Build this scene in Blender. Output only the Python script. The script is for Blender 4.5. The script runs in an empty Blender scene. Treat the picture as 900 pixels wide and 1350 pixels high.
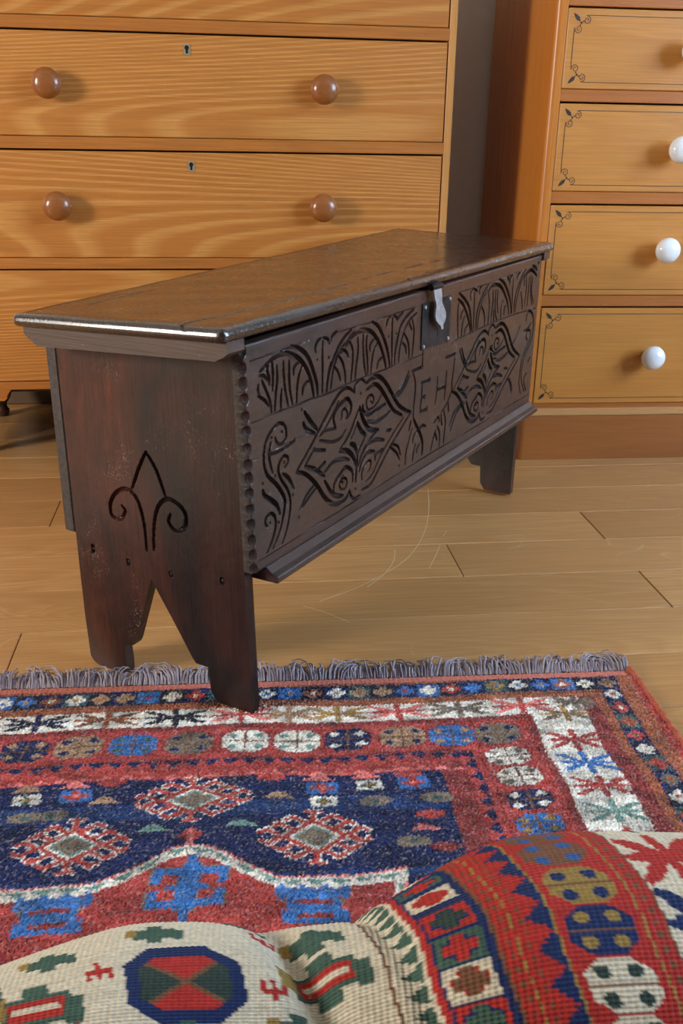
import bpy, math, random
import numpy as np
from mathutils import Matrix, Vector

random.seed(7)
rng = np.random.default_rng(11)
scn = bpy.context.scene
COL = scn.collection
R = math.radians

# ------------------------------------------------------------------ camera
CAM_H = 0.75
cam_d = bpy.data.cameras.new('camera')
cam = bpy.data.objects.new('camera', cam_d)
COL.objects.link(cam)
pitch, roll = R(21.6), R(1.03)
fwd = Vector((0, math.cos(pitch), -math.sin(pitch)))
up0 = Vector((0, math.sin(pitch), math.cos(pitch)))
rt0 = Vector((1, 0, 0))
rt = rt0 * math.cos(roll) + up0 * math.sin(roll)
up = up0 * math.cos(roll) - rt0 * math.sin(roll)
M = Matrix((rt, up, -fwd)).transposed().to_4x4()
M.translation = (0, 0, CAM_H)
cam.matrix_world = M
cam_d.sensor_fit = 'VERTICAL'
cam_d.sensor_height = 36
cam_d.lens = 36 * 1270 / 1350
cam_d.clip_start = 0.02
scn.camera = cam

# ------------------------------------------------------------------ world and window light
world = bpy.data.worlds.new('world')
scn.world = world
world.use_nodes = True
bg = world.node_tree.nodes['Background']
bg.inputs[0].default_value = (0.84, 0.92, 1.0, 1)
bg.inputs[1].default_value = 0.6


def area(name, loc, target, sx, sy, power, col):
    d = bpy.data.lights.new(name, 'AREA')
    d.shape = 'RECTANGLE'
    d.size, d.size_y = sx, sy
    d.energy = power
    d.color = col
    o = bpy.data.objects.new(name, d)
    COL.objects.link(o)
    o.location = loc
    o.rotation_euler = (Vector(target) - Vector(loc)).to_track_quat('-Z', 'Y').to_euler()
    return o


# daylight falls in through one window in each side wall of the room
area('window_light_left', (-2.90, 0.10, 1.25), (0, 1.75, 0.6), 0.6, 0.9, 92, (1.0, 0.94, 0.85))
area('window_light_right', (2.98, 0.95, 1.40), (0.4, 1.35, 0.4), 2.0, 1.3, 170, (0.58, 0.77, 1.0))

vs = scn.view_settings
vs.view_transform = 'Standard'
vs.look = 'None'
vs.gamma = 1
vs.use_curve_mapping = False
vs.exposure = 0.0


# ------------------------------------------------------------------ helpers
def lin(r, g, b):
    def f(c):
        c /= 255
        return c / 12.92 if c <= 0.04045 else ((c + 0.055) / 1.055) ** 2.4
    return (f(r), f(g), f(b))


def mesh_np(name, V, F, mat=None, parent=None, smooth=False):
    """V (n,3), F list of (m,k) int arrays"""
    V = np.asarray(V, dtype=np.float32)
    if isinstance(F, np.ndarray):
        F = [F]
    F = [np.asarray(f, dtype=np.int32) for f in F if len(f)]
    me = bpy.data.meshes.new(name)
    me.vertices.add(len(V))
    me.vertices.foreach_set('co', V.ravel())
    loops = np.concatenate([f.ravel() for f in F])
    tot = np.concatenate([np.full(len(f), f.shape[1], dtype=np.int32) for f in F])
    start = np.concatenate([[0], np.cumsum(tot)[:-1]]).astype(np.int32)
    me.loops.add(len(loops))
    me.loops.foreach_set('vertex_index', loops)
    me.polygons.add(len(tot))
    me.polygons.foreach_set('loop_start', start)
    me.polygons.foreach_set('loop_total', tot)
    me.update(calc_edges=True)
    me.validate()
    me.polygons.foreach_set('use_smooth', np.full(len(me.polygons), bool(smooth)))
    if mat:
        me.materials.append(mat)
    o = bpy.data.objects.new(name, me)
    COL.objects.link(o)
    if parent:
        o.parent = parent
    return o


def grid_faces(nr, nc, off=0, flip=False):
    i = np.arange(nr - 1)[:, None] * nc + np.arange(nc - 1)[None, :] + off
    f = np.stack([i, i + 1, i + nc + 1, i + nc], -1).reshape(-1, 4)
    return f[:, ::-1] if flip else f


class MB:
    """collects simple solids into one mesh"""
    def __init__(s):
        s.v, s.f, s.n = [], {}, 0

    def add(s, V, F):
        V = np.asarray(V, float).reshape(-1, 3)
        for f in F:
            s.f.setdefault(len(f), []).append([i + s.n for i in f])
        s.v.append(V)
        s.n += len(V)

    def box(s, lo, hi, bev=0.0):
        (x0, y0, z0), (x1, y1, z1) = lo, hi
        if bev <= 0:
            V = [(x, y, z) for x in (x0, x1) for y in (y0, y1) for z in (z0, z1)]
            s.add(V, [(0, 1, 3, 2), (4, 6, 7, 5), (0, 4, 5, 1), (2, 3, 7, 6), (0, 2, 6, 4), (1, 5, 7, 3)])
            return
        b = min(bev, (x1 - x0) * .49, (y1 - y0) * .49, (z1 - z0) * .49)
        V = []
        for sx in (0, 1):
            for sy in (0, 1):
                for sz in (0, 1):
                    X, Y, Z = (x0, x1)[sx], (y0, y1)[sy], (z0, z1)[sz]
                    dx, dy, dz = b * (1 - 2 * sx), b * (1 - 2 * sy), b * (1 - 2 * sz)
                    V += [(X, Y + dy, Z + dz), (X + dx, Y, Z + dz), (X + dx, Y + dy, Z)]
        k = lambda a, c, d, t: (a * 4 + c * 2 + d) * 3 + t
        F = [(k(0, 0, 0, 0), k(0, 0, 1, 0), k(0, 1, 1, 0), k(0, 1, 0, 0)), (k(1, 0, 0, 0), k(1, 1, 0, 0), k(1, 1, 1, 0), k(1, 0, 1, 0)),
             (k(0, 0, 0, 1), k(1, 0, 0, 1), k(1, 0, 1, 1), k(0, 0, 1, 1)), (k(0, 1, 0, 1), k(0, 1, 1, 1), k(1, 1, 1, 1), k(1, 1, 0, 1)),
             (k(0, 0, 0, 2), k(0, 1, 0, 2), k(1, 1, 0, 2), k(1, 0, 0, 2)), (k(0, 0, 1, 2), k(1, 0, 1, 2), k(1, 1, 1, 2), k(0, 1, 1, 2))]
        for a in (0, 1):
            for c in (0, 1):
                F.append((k(a, c, 0, 0), k(a, c, 1, 0), k(a, c, 1, 1), k(a, c, 0, 1)))
                F.append((k(a, 0, c, 0), k(a, 1, c, 0), k(a, 1, c, 2), k(a, 0, c, 2)))
                F.append((k(0, a, c, 1), k(1, a, c, 1), k(1, a, c, 2), k(0, a, c, 2)))
                for d in (0, 1):
                    F.append((k(a, c, d, 0), k(a, c, d, 1), k(a, c, d, 2)))
        s.add(V, F)

    def prism(s, poly, y0, y1, axes='xz', cap=True):
        """poly: 2-D outline, extruded along the third axis from y0 to y1"""
        n = len(poly)
        def mk(p, t):
            return {'xz': (p[0], t, p[1]), 'yz': (t, p[0], p[1]), 'xy': (p[0], p[1], t)}[axes]
        V = [mk(p, y0) for p in poly] + [mk(p, y1) for p in poly]
        F = [(i, (i + 1) % n, n + (i + 1) % n, n + i) for i in range(n)]
        if cap:
            F += [tuple(range(n))[::-1], tuple(range(n, 2 * n))]
        s.add(V, F)

    def lathe(s, prof, seg=28, axis='y', origin=(0, 0, 0)):
        """prof: list of (radius, height along axis)"""
        V, F = [], []
        n = len(prof)
        for r, h in prof:
            for k in range(seg):
                a = 2 * math.pi * k / seg
                c, t = r * math.cos(a), r * math.sin(a)
                p = {'y': (c, h, t), 'z': (c, t, h), 'x': (h, c, t)}[axis]
                V.append([p[i] + origin[i] for i in range(3)])
        for i in range(n - 1):
            for k in range(seg):
                k2 = (k + 1) % seg
                F.append((i * seg + k, i * seg + k2, (i + 1) * seg + k2, (i + 1) * seg + k))
        F.append(tuple(range(seg))[::-1])
        F.append(tuple(range((n - 1) * seg, n * seg)))
        s.add(V, F)

    def tube(s, pts, r, seg=8):
        pts = [Vector(p) for p in pts]
        V, F = [], []
        n = len(pts)
        for i, p in enumerate(pts):
            t = (pts[min(i + 1, n - 1)] - pts[max(i - 1, 0)]).normalized()
            a = t.cross(Vector((0, 0, 1)))
            if a.length < 1e-4:
                a = t.cross(Vector((0, 1, 0)))
            a.normalize()
            b = t.cross(a)
            rr = r[i] if isinstance(r, (list, tuple)) else r
            for k in range(seg):
                w = 2 * math.pi * k / seg
                V.append(p + a * rr * math.cos(w) + b * rr * math.sin(w))
        for i in range(n - 1):
            for k in range(seg):
                k2 = (k + 1) % seg
                F.append((i * seg + k, i * seg + k2, (i + 1) * seg + k2, (i + 1) * seg + k))
        F.append(tuple(range(seg))[::-1])
        F.append(tuple(range((n - 1) * seg, n * seg)))
        s.add([tuple(v) for v in V], F)

    def build(s, name, mat, parent=None, smooth=False, warp=None):
        V = np.concatenate(s.v)
        if warp:
            V = warp(V)
        o = mesh_np(name, V, [np.array(f) for f in s.f.values()], mat, parent)
        import bmesh
        bm = bmesh.new()
        bm.from_mesh(o.data)
        bmesh.ops.recalc_face_normals(bm, faces=bm.faces[:])
        bm.to_mesh(o.data)
        bm.free()
        if smooth:
            o.data.polygons.foreach_set('use_smooth', np.ones(len(o.data.polygons), dtype=bool))
            o.data.set_sharp_from_angle(angle=R(38))
        return o


def empty(name, loc, rz=0.0):
    o = bpy.data.objects.new(name, None)
    COL.objects.link(o)
    o.location = loc
    o.rotation_euler = (0, 0, rz)
    o.empty_display_size = 0.1
    return o


def tag(o, label=None, cat=None, kind=None, group=None):
    for k, v in (('label', label), ('category', cat), ('kind', kind), ('group', group)):
        if v:
            o[k] = v
    return o


# ------------------------------------------------------------------ materials
class NT:
    def __init__(s, name):
        s.m = bpy.data.materials.new(name)
        s.m.use_nodes = True
        s.t = s.m.node_tree
        s.b = s.t.nodes['Principled BSDF']

    def n(s, kind, **kw):
        o = s.t.nodes.new(kind)
        for k, v in kw.items():
            if hasattr(o, k):
                setattr(o, k, v)
            else:
                o.inputs[k.replace('_', ' ')].default_value = v
        return o

    def l(s, a, b):
        s.t.links.new(a, b)

    def ramp(s, fac, stops):
        r = s.n('ShaderNodeValToRGB')
        el = r.color_ramp.elements
        while len(el) < len(stops):
            el.new(0.5)
        for e, (p, c) in zip(el, stops):
            e.position = p
            e.color = (*c, 1)
        s.l(fac, r.inputs[0])
        return r.outputs[0]

    def mix(s, fac, a, b, mode='MIX'):
        m = s.n('ShaderNodeMix', data_type='RGBA', blend_type=mode)
        for i, x in ((0, fac), (6, a), (7, b)):
            if isinstance(x, (int, float)):
                m.inputs[i].default_value = x
            elif isinstance(x, tuple):
                m.inputs[i].default_value = (*x, 1)
            else:
                s.l(x, m.inputs[i])
        return m.outputs[2]

    def math(s, op, a, b=0.0, c=0.0):
        m = s.n('ShaderNodeMath', operation=op)
        for i, x in enumerate((a, b, c)):
            if isinstance(x, (int, float)):
                m.inputs[i].default_value = x
            else:
                s.l(x, m.inputs[i])
        return m.outputs[0]

    def vec(s, scale=(1, 1, 1), rand=0.0, src='Object', rot=(0, 0, 0), loc=(0, 0, 0)):
        tc = s.n('ShaderNodeTexCoord')
        mp = s.n('ShaderNodeMapping')
        mp.inputs['Scale'].default_value = scale
        mp.inputs['Rotation'].default_value = rot
        mp.inputs['Location'].default_value = loc
        o = tc.outputs[src]
        if rand:
            oi = s.n('ShaderNodeObjectInfo')
            k = s.math('MULTIPLY', oi.outputs['Random'], rand)
            cb = s.n('ShaderNodeCombineXYZ')
            for i in range(3):
                s.l(s.math('MULTIPLY', k, (1.0, 1.7, 0.6)[i]), cb.inputs[i])
            a = s.n('ShaderNodeVectorMath', operation='ADD')
            s.l(o, a.inputs[0])
            s.l(cb.outputs[0], a.inputs[1])
            o = a.outputs[0]
        s.l(o, mp.inputs[0])
        return mp.outputs[0]

    def noise(s, vec, scale, detail=3, rough=0.55, dist=0.0):
        n = s.n('ShaderNodeTexNoise')
        n.inputs['Scale'].default_value = scale
        n.inputs['Detail'].default_value = detail
        n.inputs['Roughness'].default_value = rough
        n.inputs['Distortion'].default_value = dist
        s.l(vec, n.inputs['Vector'])
        return n.outputs[0]

    def bump(s, h, strength, dist=0.002):
        b = s.n('ShaderNodeBump')
        b.inputs['Strength'].default_value = strength
        b.inputs['Distance'].default_value = dist
        s.l(h, b.inputs['Height'])
        s.l(b.outputs[0], s.b.inputs['Normal'])

    def wave_vec(s, vec, amount, nz):
        """vec + (noise-.5)*amount"""
        a = s.n('ShaderNodeVectorMath', operation='SUBTRACT')
        s.l(nz, a.inputs[0])
        a.inputs[1].default_value = (0.5, 0.5, 0.5)
        m = s.n('ShaderNodeVectorMath', operation='MULTIPLY')
        s.l(a.outputs[0], m.inputs[0])
        m.inputs[1].default_value = amount
        d = s.n('ShaderNodeVectorMath', operation='ADD')
        s.l(vec, d.inputs[0])
        s.l(m.outputs[0], d.inputs[1])
        return d.outputs[0]


def wood(name, light, mid, dark, grain='x', ring=34.0, stretch=0.09, rough=0.38, rand=3.0, contrast=0.5, fibre=0.35,
         coat=0.15, bump=0.12, knots=0.0, wear=None, wobble=0.5, line=None, nsc=2.2, tonef=0.45):
    """growth rings cut lengthwise: long flame figures along the grain axis plus fine fibres"""
    m = NT(name)
    st = {'x': (stretch, 1, 1), 'y': (1, stretch, 1), 'z': (1, 1, stretch)}[grain]
    fs = {'x': (0.018, 1, 1), 'y': (1, 0.018, 1), 'z': (1, 1, 0.018)}[grain]
    v = m.vec(st, rand)
    nz = m.n('ShaderNodeTexNoise')
    nz.inputs['Scale'].default_value = 2.6
    nz.inputs['Detail'].default_value = 2.5
    m.l(v, nz.inputs['Vector'])
    vw = m.wave_vec(v, (wobble * .5,) * 3, nz.outputs[1])
    w = m.n('ShaderNodeTexNoise')
    w.inputs['Scale'].default_value = nsc
    w.inputs['Detail'].default_value = 0.6
    m.l(vw, w.inputs['Vector'])
    saw = m.math('FRACT', m.math('MULTIPLY', w.outputs[0], ring))
    band = m.ramp(saw, [(0.0, (0, 0, 0)), (0.55, (.55, .55, .55)), (0.86, (1, 1, 1)), (1.0, (0, 0, 0))])
    if line:
        band = m.ramp(saw, [(0.0, (1, 1, 1)), (.18, (.75, .75, .75)), (.40, (0, 0, 0)), (.84, (.1, .1, .1)), (1.0, (1, 1, 1))])
    fv = m.vec(fs, rand)
    fib = m.noise(fv, 420, 4, 0.6)
    fib2 = m.noise(fv, 90, 3, 0.6)
    tone = m.noise(v, 1.7, 3, 0.6)
    base = m.mix(m.math('MULTIPLY', band, contrast), light, mid)
    fr = m.ramp(fib, [(0.38, (1, 1, 1)), (0.62, (0, 0, 0))])
    base = m.mix(m.math('MULTIPLY', fr, fibre), base, dark)
    tr = m.ramp(tone, [(0.35, (0, 0, 0)), (0.7, (1, 1, 1))])
    base = m.mix(m.math('MULTIPLY', tr, tonef), base, mid)
    if knots:
        kv = m.vec({'x': (.35, 1, 1), 'y': (1, .35, 1), 'z': (1, 1, .35)}[grain], rand)
        k = m.noise(kv, 9, 2, 0.5)
        kr = m.ramp(k, [(0.70, (0, 0, 0)), (0.80, (1, 1, 1))])
        base = m.mix(m.math('MULTIPLY', kr, knots), base, dark)
    if wear:
        wv = m.vec((1, 1, 1), rand)
        ws = m.noise(wv, 55, 5, 0.7, 1.2)
        wr = m.ramp(ws, [(0.62, (0, 0, 0)), (0.74, (1, 1, 1))])
        base = m.mix(m.math('MULTIPLY', wr, 0.5), base, wear)
    m.l(base, m.b.inputs['Base Color'])
    rr = m.math('MULTIPLY_ADD', fib2, 0.22, rough - 0.11)
    m.l(rr, m.b.inputs['Roughness'])
    m.b.inputs['Coat Weight'].default_value = coat
    m.b.inputs['Coat Roughness'].default_value = 0.6
    m.bump(m.math('ADD', m.math('MULTIPLY', fib, 0.6), m.math('MULTIPLY', band, 0.4)), bump, 0.0015)
    return m.m


def plain(name, col, rough=0.5, metal=0.0, nscale=0, col2=None, bump=0.0, coat=0.0):
    m = NT(name)
    if nscale:
        nv = m.noise(m.vec(), nscale, 5, 0.65)
        f = m.ramp(nv, [(0.35, (0, 0, 0)), (0.68, (1, 1, 1))])
        m.l(m.mix(f, col, col2), m.b.inputs['Base Color'])
        if bump:
            m.bump(nv, bump, 0.002)
    else:
        m.b.inputs['Base Color'].default_value = (*col, 1)
    m.b.inputs['Roughness'].default_value = rough
    m.b.inputs['Metallic'].default_value = metal
    m.b.inputs['Coat Weight'].default_value = coat
    return m.m


def oak_floor():
    m = NT('floor_oak')
    v = m.vec((0.10, 1, 1), 20)
    nz = m.n('ShaderNodeTexNoise')
    nz.inputs['Scale'].default_value = 4.0
    m.l(v, nz.inputs['Vector'])
    vw = m.wave_vec(v, (.35, .35, .35), nz.outputs[1])
    w = m.noise(vw, 4.5, 0.7)
    saw = m.math('FRACT', m.math('MULTIPLY', w, 44))
    band = m.ramp(saw, [(0, (0, 0, 0)), (.7, (1, 1, 1)), (1, (0, 0, 0))])
    fib = m.noise(m.vec((0.02, 1, 1), 20), 330, 4, .6)
    tone = m.noise(v, 2.3, 3)
    c = m.mix(m.math('MULTIPLY', band, .6), lin(204, 160, 106), lin(180, 131, 78))
    c = m.mix(m.math('MULTIPLY', m.ramp(fib, [(.4, (1, 1, 1)), (.62, (0, 0, 0))]), .42), c, lin(142, 96, 52))
    c = m.mix(m.math('MULTIPLY', m.ramp(tone, [(.38, (0, 0, 0)), (.7, (1, 1, 1))]), .6), c, lin(172, 128, 80))
    oi = m.n('ShaderNodeObjectInfo')
    hue = m.ramp(oi.outputs['Random'], [(0, (.82, .76, .68)), (.5, (1, .98, .95)), (1, (1.04, 1.0, .97))])
    c = m.mix(1.0, c, hue, 'MULTIPLY')
    kv = m.noise(m.vec((.45, 1, 1), 20), 5.5, 3, .5)
    c = m.mix(m.math('MULTIPLY', m.ramp(kv, [(.72, (0, 0, 0)), (.79, (1, 1, 1))]), .7), c, lin(70, 45, 30))
    # fine pale scratches from moved furniture
    sc = m.n('ShaderNodeTexVoronoi', feature='DISTANCE_TO_EDGE')
    sc.inputs['Scale'].default_value = 3.1
    sv = m.vec((1, 1, 1), 20)
    n2 = m.n('ShaderNodeTexNoise')
    n2.inputs['Scale'].default_value = 2.0
    m.l(sv, n2.inputs['Vector'])
    m.l(m.wave_vec(sv, (.8, .8, .8), n2.outputs[1]), sc.inputs['Vector'])
    sm = m.math('MULTIPLY', m.ramp(sc.outputs[0], [(0.0, (1, 1, 1)), (.004, (0, 0, 0))]), m.ramp(m.noise(sv, 5, 2), [(.5, (0, 0, 0)), (.62, (1, 1, 1))]))
    c = m.mix(m.math('MULTIPLY', sm, .35), c, lin(225, 205, 170))
    m.l(c, m.b.inputs['Base Color'])
    m.b.inputs['Roughness'].default_value = .38
    m.b.inputs['Coat Weight'].default_value = .15
    m.b.inputs['Coat Roughness'].default_value = .3
    m.bump(fib, .10, .001)
    return m.m


MAT = {}
MAT['floor'] = oak_floor()
MAT['subfloor'] = plain('subfloor_gap', lin(60, 40, 24), .8)
MAT['wall'] = plain('painted_wall', lin(232, 229, 218), .85, nscale=40, col2=lin(226, 223, 212), bump=.05)
MAT['wall_dark'] = plain('slate_painted_wall', lin(92, 98, 106), .8, nscale=40, col2=lin(88, 94, 102))
MAT['ceiling'] = plain('ceiling_paint', lin(186, 186, 184), .9)
MAT['scratch'] = plain('pale_floor_scratch', lin(222, 196, 156), .6)
_g = NT('window_glass')
_g.b.inputs['Transmission Weight'].default_value = 1
_g.b.inputs['Roughness'].default_value = 0
MAT['glass'] = _g.m
MAT['sash'] = plain('white_sash_paint', lin(235, 233, 226), .4)
MAT['baseboard'] = plain('baseboard_stain', lin(96, 74, 54), .5)
MAT['pine_x'] = wood('golden_pine_drawer', lin(181, 113, 46), lin(212, 156, 84), lin(126, 74, 28), 'x', ring=150, stretch=.085, contrast=.6, fibre=.38, rough=.38, coat=.15, wobble=.18, line=1, nsc=2.0, tonef=0.10)
MAT['pine_rail'] = wood('golden_pine_rail', lin(184, 116, 48), lin(164, 96, 34), lin(120, 68, 26), 'x', ring=16, stretch=.03, contrast=.4, fibre=.45, rough=.34, coat=.25)
MAT['pine_z'] = wood('golden_pine_side', lin(206, 150, 84), lin(184, 124, 60), lin(140, 84, 34), 'z', ring=14, stretch=.04, contrast=.4, fibre=.4, rough=.36)
MAT['dark_foot'] = wood('stained_foot', lin(80, 50, 30), lin(60, 36, 22), lin(30, 18, 12), 'z', rough=.4)
MAT['knob_wood'] = wood('turned_wood_knob', lin(152, 88, 30), lin(128, 70, 22), lin(92, 46, 14), 'x', ring=24, rough=.22, coat=.6, rand=2)
MAT['honey_x'] = wood('honey_pine_drawer', lin(200, 136, 58), lin(182, 114, 40), lin(122, 70, 24), 'x', ring=26, stretch=.12, contrast=.4, fibre=.25, rough=.36, coat=.25, knots=.5)
MAT['honey_rail'] = wood('honey_pine_rail', lin(182, 110, 42), lin(158, 86, 30), lin(108, 56, 20), 'x', ring=10, stretch=.05, contrast=.4, fibre=.3, rough=.36, wear=lin(206, 150, 84))
MAT['honey_z'] = wood('honey_pine_side', lin(204, 130, 48), lin(186, 108, 34), lin(120, 64, 22), 'z', ring=10, stretch=.05, contrast=.4, fibre=.25, rough=.30, coat=.4)
MAT['honey_band'] = wood('honey_pine_band', lin(186, 130, 66), lin(172, 114, 54), lin(130, 80, 36), 'x', ring=8, stretch=.05, contrast=.3, fibre=.3, rough=.4)
MAT['plinth'] = wood('plinth_pine', lin(172, 106, 48), lin(140, 80, 36), lin(96, 52, 24), 'x', ring=9, stretch=.12, contrast=.5, fibre=.3, rough=.36, knots=.4)
MAT['bead'] = wood('worn_bead', lin(206, 156, 98), lin(184, 130, 74), lin(146, 94, 50), 'x', ring=9, stretch=.06, rough=.45, wear=lin(214, 180, 132))
MAT['paint_black'] = plain('black_painted_line', lin(44, 34, 26), .5)
MAT['porcelain'] = plain('white_porcelain', lin(232, 236, 240), .12, coat=.6)
MAT['brass'] = plain('dull_brass', lin(158, 150, 124), .45, .35)
MAT['keyhole_black'] = plain('keyhole_black', (.004, .004, .004), .9)


def old_oak(name, warm, cool, dark, grain, rough=.36, coat=.35, scr=.5, red=.5, scale=5.0, crough=.34, spec=.5):
    """waxed oak gone nearly black: warm and cool patches, open grain, pale scuffs, uneven polish"""
    m = NT(name)
    fs = {'x': (.03, 1, 1), 'y': (1, .03, 1), 'z': (1, 1, .03)}[grain]
    ps = {'x': (.45, 1, 1), 'y': (1, .45, 1), 'z': (1, 1, .45)}[grain]
    pv = m.vec(ps)
    patch = m.ramp(m.noise(pv, scale, 4, .6, .6), [(.50 - red * .24, (0, 0, 0)), (.74 - red * .2, (1, 1, 1))])
    c = m.mix(patch, cool, warm)
    fv = m.vec(fs)
    fib = m.noise(fv, 330, 4, .65)
    c = m.mix(m.math('MULTIPLY', m.ramp(fib, [(.40, (1, 1, 1)), (.62, (0, 0, 0))]), .42), c, dark)
    blot = m.ramp(m.noise(m.vec(), 17, 5, .7), [(.5, (0, 0, 0)), (.72, (1, 1, 1))])
    c = m.mix(m.math('MULTIPLY', blot, .55), c, dark)
    # scuffs: short slanting pale marks gathered in places
    sv = m.vec((1, 1, 1), rot=(.5, .6, .5))
    mp = m.n('ShaderNodeMapping')
    mp.inputs['Scale'].default_value = (60, 420, 420)
    m.l(sv, mp.inputs[0])
    sn = m.noise(mp.outputs[0], 1.0, 2, .5)
    where = m.ramp(m.noise(m.vec(), 9, 4, .65), [(.55, (0, 0, 0)), (.70, (1, 1, 1))])
    sc = m.math('MULTIPLY', m.ramp(sn, [(.58, (0, 0, 0)), (.72, (1, 1, 1))]), where)
    c = m.mix(m.math('MULTIPLY', sc, scr), c, lin(150, 138, 132))
    m.l(c, m.b.inputs['Base Color'])
    rn = m.noise(m.vec(), 26, 5, .7)
    m.l(m.math('MULTIPLY_ADD', rn, .36, rough - .18), m.b.inputs['Roughness'])
    m.b.inputs['Coat Weight'].default_value = coat
    m.b.inputs['Coat Roughness'].default_value = crough
    m.b.inputs['Coat IOR'].default_value = 1.6
    m.b.inputs['Specular IOR Level'].default_value = spec
    dents = m.noise(m.vec(), 42, 4, .6)
    h = m.math('ADD', m.math('MULTIPLY', fib, .5), m.math('MULTIPLY', dents, .9))
    m.bump(m.math('ADD', h, m.math('MULTIPLY', sc, -.5)), .55, .0020)
    return m.m


MAT['coffer_front'] = old_oak('dark_oak_front', lin(72, 43, 34), lin(44, 35, 35), lin(15, 12, 13), 'x', .40, .6, .45, .5, crough=.25, spec=.45)
MAT['coffer_end'] = old_oak('dark_oak_end', lin(92, 44, 28), lin(30, 23, 22), lin(11, 9, 9), 'z', .38, .14, 1.0, .26, 4.2, spec=.34)
MAT['coffer_lid'] = old_oak('dark_oak_lid', lin(64, 41, 29), lin(42, 31, 27), lin(22, 17, 16), 'x', .28, .7, .45, .6, crough=.18)
MAT['coffer_grey'] = wood('worn_oak_edge', lin(92, 70, 58), lin(66, 49, 42), lin(32, 24, 21), 'y', ring=9, stretch=.06, contrast=.5, fibre=.5, wear=lin(140, 120, 104), rough=.45, coat=.05, bump=.3, rand=0)
MAT['endgrain'] = plain('oak_end_grain', lin(74, 64, 58), .7, nscale=160, col2=lin(50, 43, 40), bump=.5)
MAT['iron'] = plain('blackened_iron', lin(62, 60, 62), .48, .7, nscale=60, col2=lin(40, 38, 40), bump=.3)
MAT['steel'] = plain('worn_steel_hasp', lin(186, 186, 190), .42, .55, nscale=80, col2=lin(150, 150, 156), bump=.15)

# ------------------------------------------------------------------ room shell
ROOM = R(7.0)


def room(u, v, z=0.0, yaw=ROOM):
    return (u * math.cos(yaw) - v * math.sin(yaw), u * math.sin(yaw) + v * math.cos(yaw), z)


mb = MB()
mb.box((-3.1, -1.75, -.06), (3.1, 2.80, -.0215))
floor = mb.build('floor', MAT['subfloor'])
floor.rotation_euler.z = ROOM
tag(floor, 'wide honey oak floorboards running under the furniture', None, 'structure')

PITCH = .1485
fixed = {1.5485: .416, 1.40: .747, 1.2515: -.336}
row = 0
v0 = 1.40 - 21 * PITCH
while v0 < 2.78:
    v1 = min(v0 + PITCH, 2.80)
    key = [k for k in fixed if abs(k - v0) < .01]
    cuts = [-3.1]
    u = -3.1 + random.uniform(.4, 1.6)
    if key:
        j = fixed[key[0]]
        cuts += [j - 1.9, j, j + 1.6]
    else:
        while u < 2.8:
            cuts.append(u)
            u += random.uniform(1.3, 2.2)
    cuts.append(3.1)
    for a, b in zip(cuts[:-1], cuts[1:]):
        mb = MB()
        hx, hy = (b - a) / 2 - .0006, (v1 - v0) / 2 - .0006
        dz = random.uniform(-.0004, 0)
        mb.box((-hx, -hy, -.021), (hx, hy, dz), .0012)
        p = mb.build('plank', MAT['floor'], floor)
        p.location = ((a + b) / 2, (v0 + v1) / 2, 0)
    v0 += PITCH
    row += 1

mb = MB()
mb.box((-3.2, 2.80, -.06), (3.2, 2.90, 2.4))
w = mb.build('wall_back', MAT['wall'])
w.rotation_euler.z = ROOM
tag(w, 'plain grey painted wall behind the two chests of drawers', None, 'structure')
mb = MB()
mb.box((-3.1, 2.785, .0005), (3.1, 2.8005, .11), .003)
w = mb.build('baseboard_back', MAT['baseboard'])
w.rotation_euler.z = ROOM
tag(w, 'low brown baseboard along the grey wall', None, 'structure')


# the rest of the room, behind and beside the camera
def shell(name, boxes, mat, label):
    mb = MB()
    for lo, hi in boxes:
        mb.box(lo, hi)
    o = mb.build(name, mat)
    o.rotation_euler.z = ROOM
    return tag(o, label, None, 'structure')


def pierced(u0, u1, v_lo, v_hi, z_lo, z_hi):
    """side wall with one window opening"""
    return [((u0, -1.85, -.06), (u1, v_lo, 2.4)), ((u0, v_hi, -.06), (u1, 2.80, 2.4)), ((u0, v_lo, -.06), (u1, v_hi, z_lo)), ((u0, v_lo, z_hi), (u1, v_hi, 2.4))]


shell('wall_left', pierced(-3.2, -3.1, -.10, 1.00, .75, 1.95), MAT['wall_dark'], 'slate grey side wall with a window, facing the coffer end')
shell('wall_right', pierced(3.1, 3.2, -.50, 1.65, .70, 2.10), MAT['wall_dark'], 'slate grey side wall with a window, facing the carved coffer front')
shell('wall_front', [((-3.1, -1.85, -.06), (3.1, -1.75, 2.4))], MAT['wall_dark'], 'plain slate grey wall opposite the chests of drawers')
shell('ceiling', [((-3.2, -1.85, 2.4), (3.2, 2.90, 2.5))], MAT['ceiling'], 'plain pale ceiling over the room')
for n_, (u0, u1, a, b, c, d_) in enumerate(((-3.2, -3.1, -.10, 1.00, .75, 1.95), (3.1, 3.2, -.50, 1.65, .70, 2.10))):
    um = (u0 + u1) / 2
    t_ = .045
    wn = shell('window_%d' % (n_ + 1), [((um - .03, a - .001, c - .001), (um + .03, a + t_, d_ + .001)), ((um - .03, b - t_, c - .001), (um + .03, b + .001, d_ + .001)), ((um - .03, a, c - .001), (um + .03, b, c + t_)),
          ((um - .03, a, d_ - t_), (um + .03, b, d_ + .001)), ((um - .018, (a + b) / 2 - .02, c), (um + .018, (a + b) / 2 + .02, d_))], MAT['sash'], 'white painted window frame in the %s wall' % ('left', 'right')[n_])
    for pa, pb in ((a + t_, (a + b) / 2 - .02), ((a + b) / 2 + .02, b - t_)):
        mb = MB(); mb.box((um - .003, pa - .002, c + t_ - .002), (um + .003, pb + .002, d_ - t_ + .002)); mb.build('pane', MAT['glass'], wn)


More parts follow.
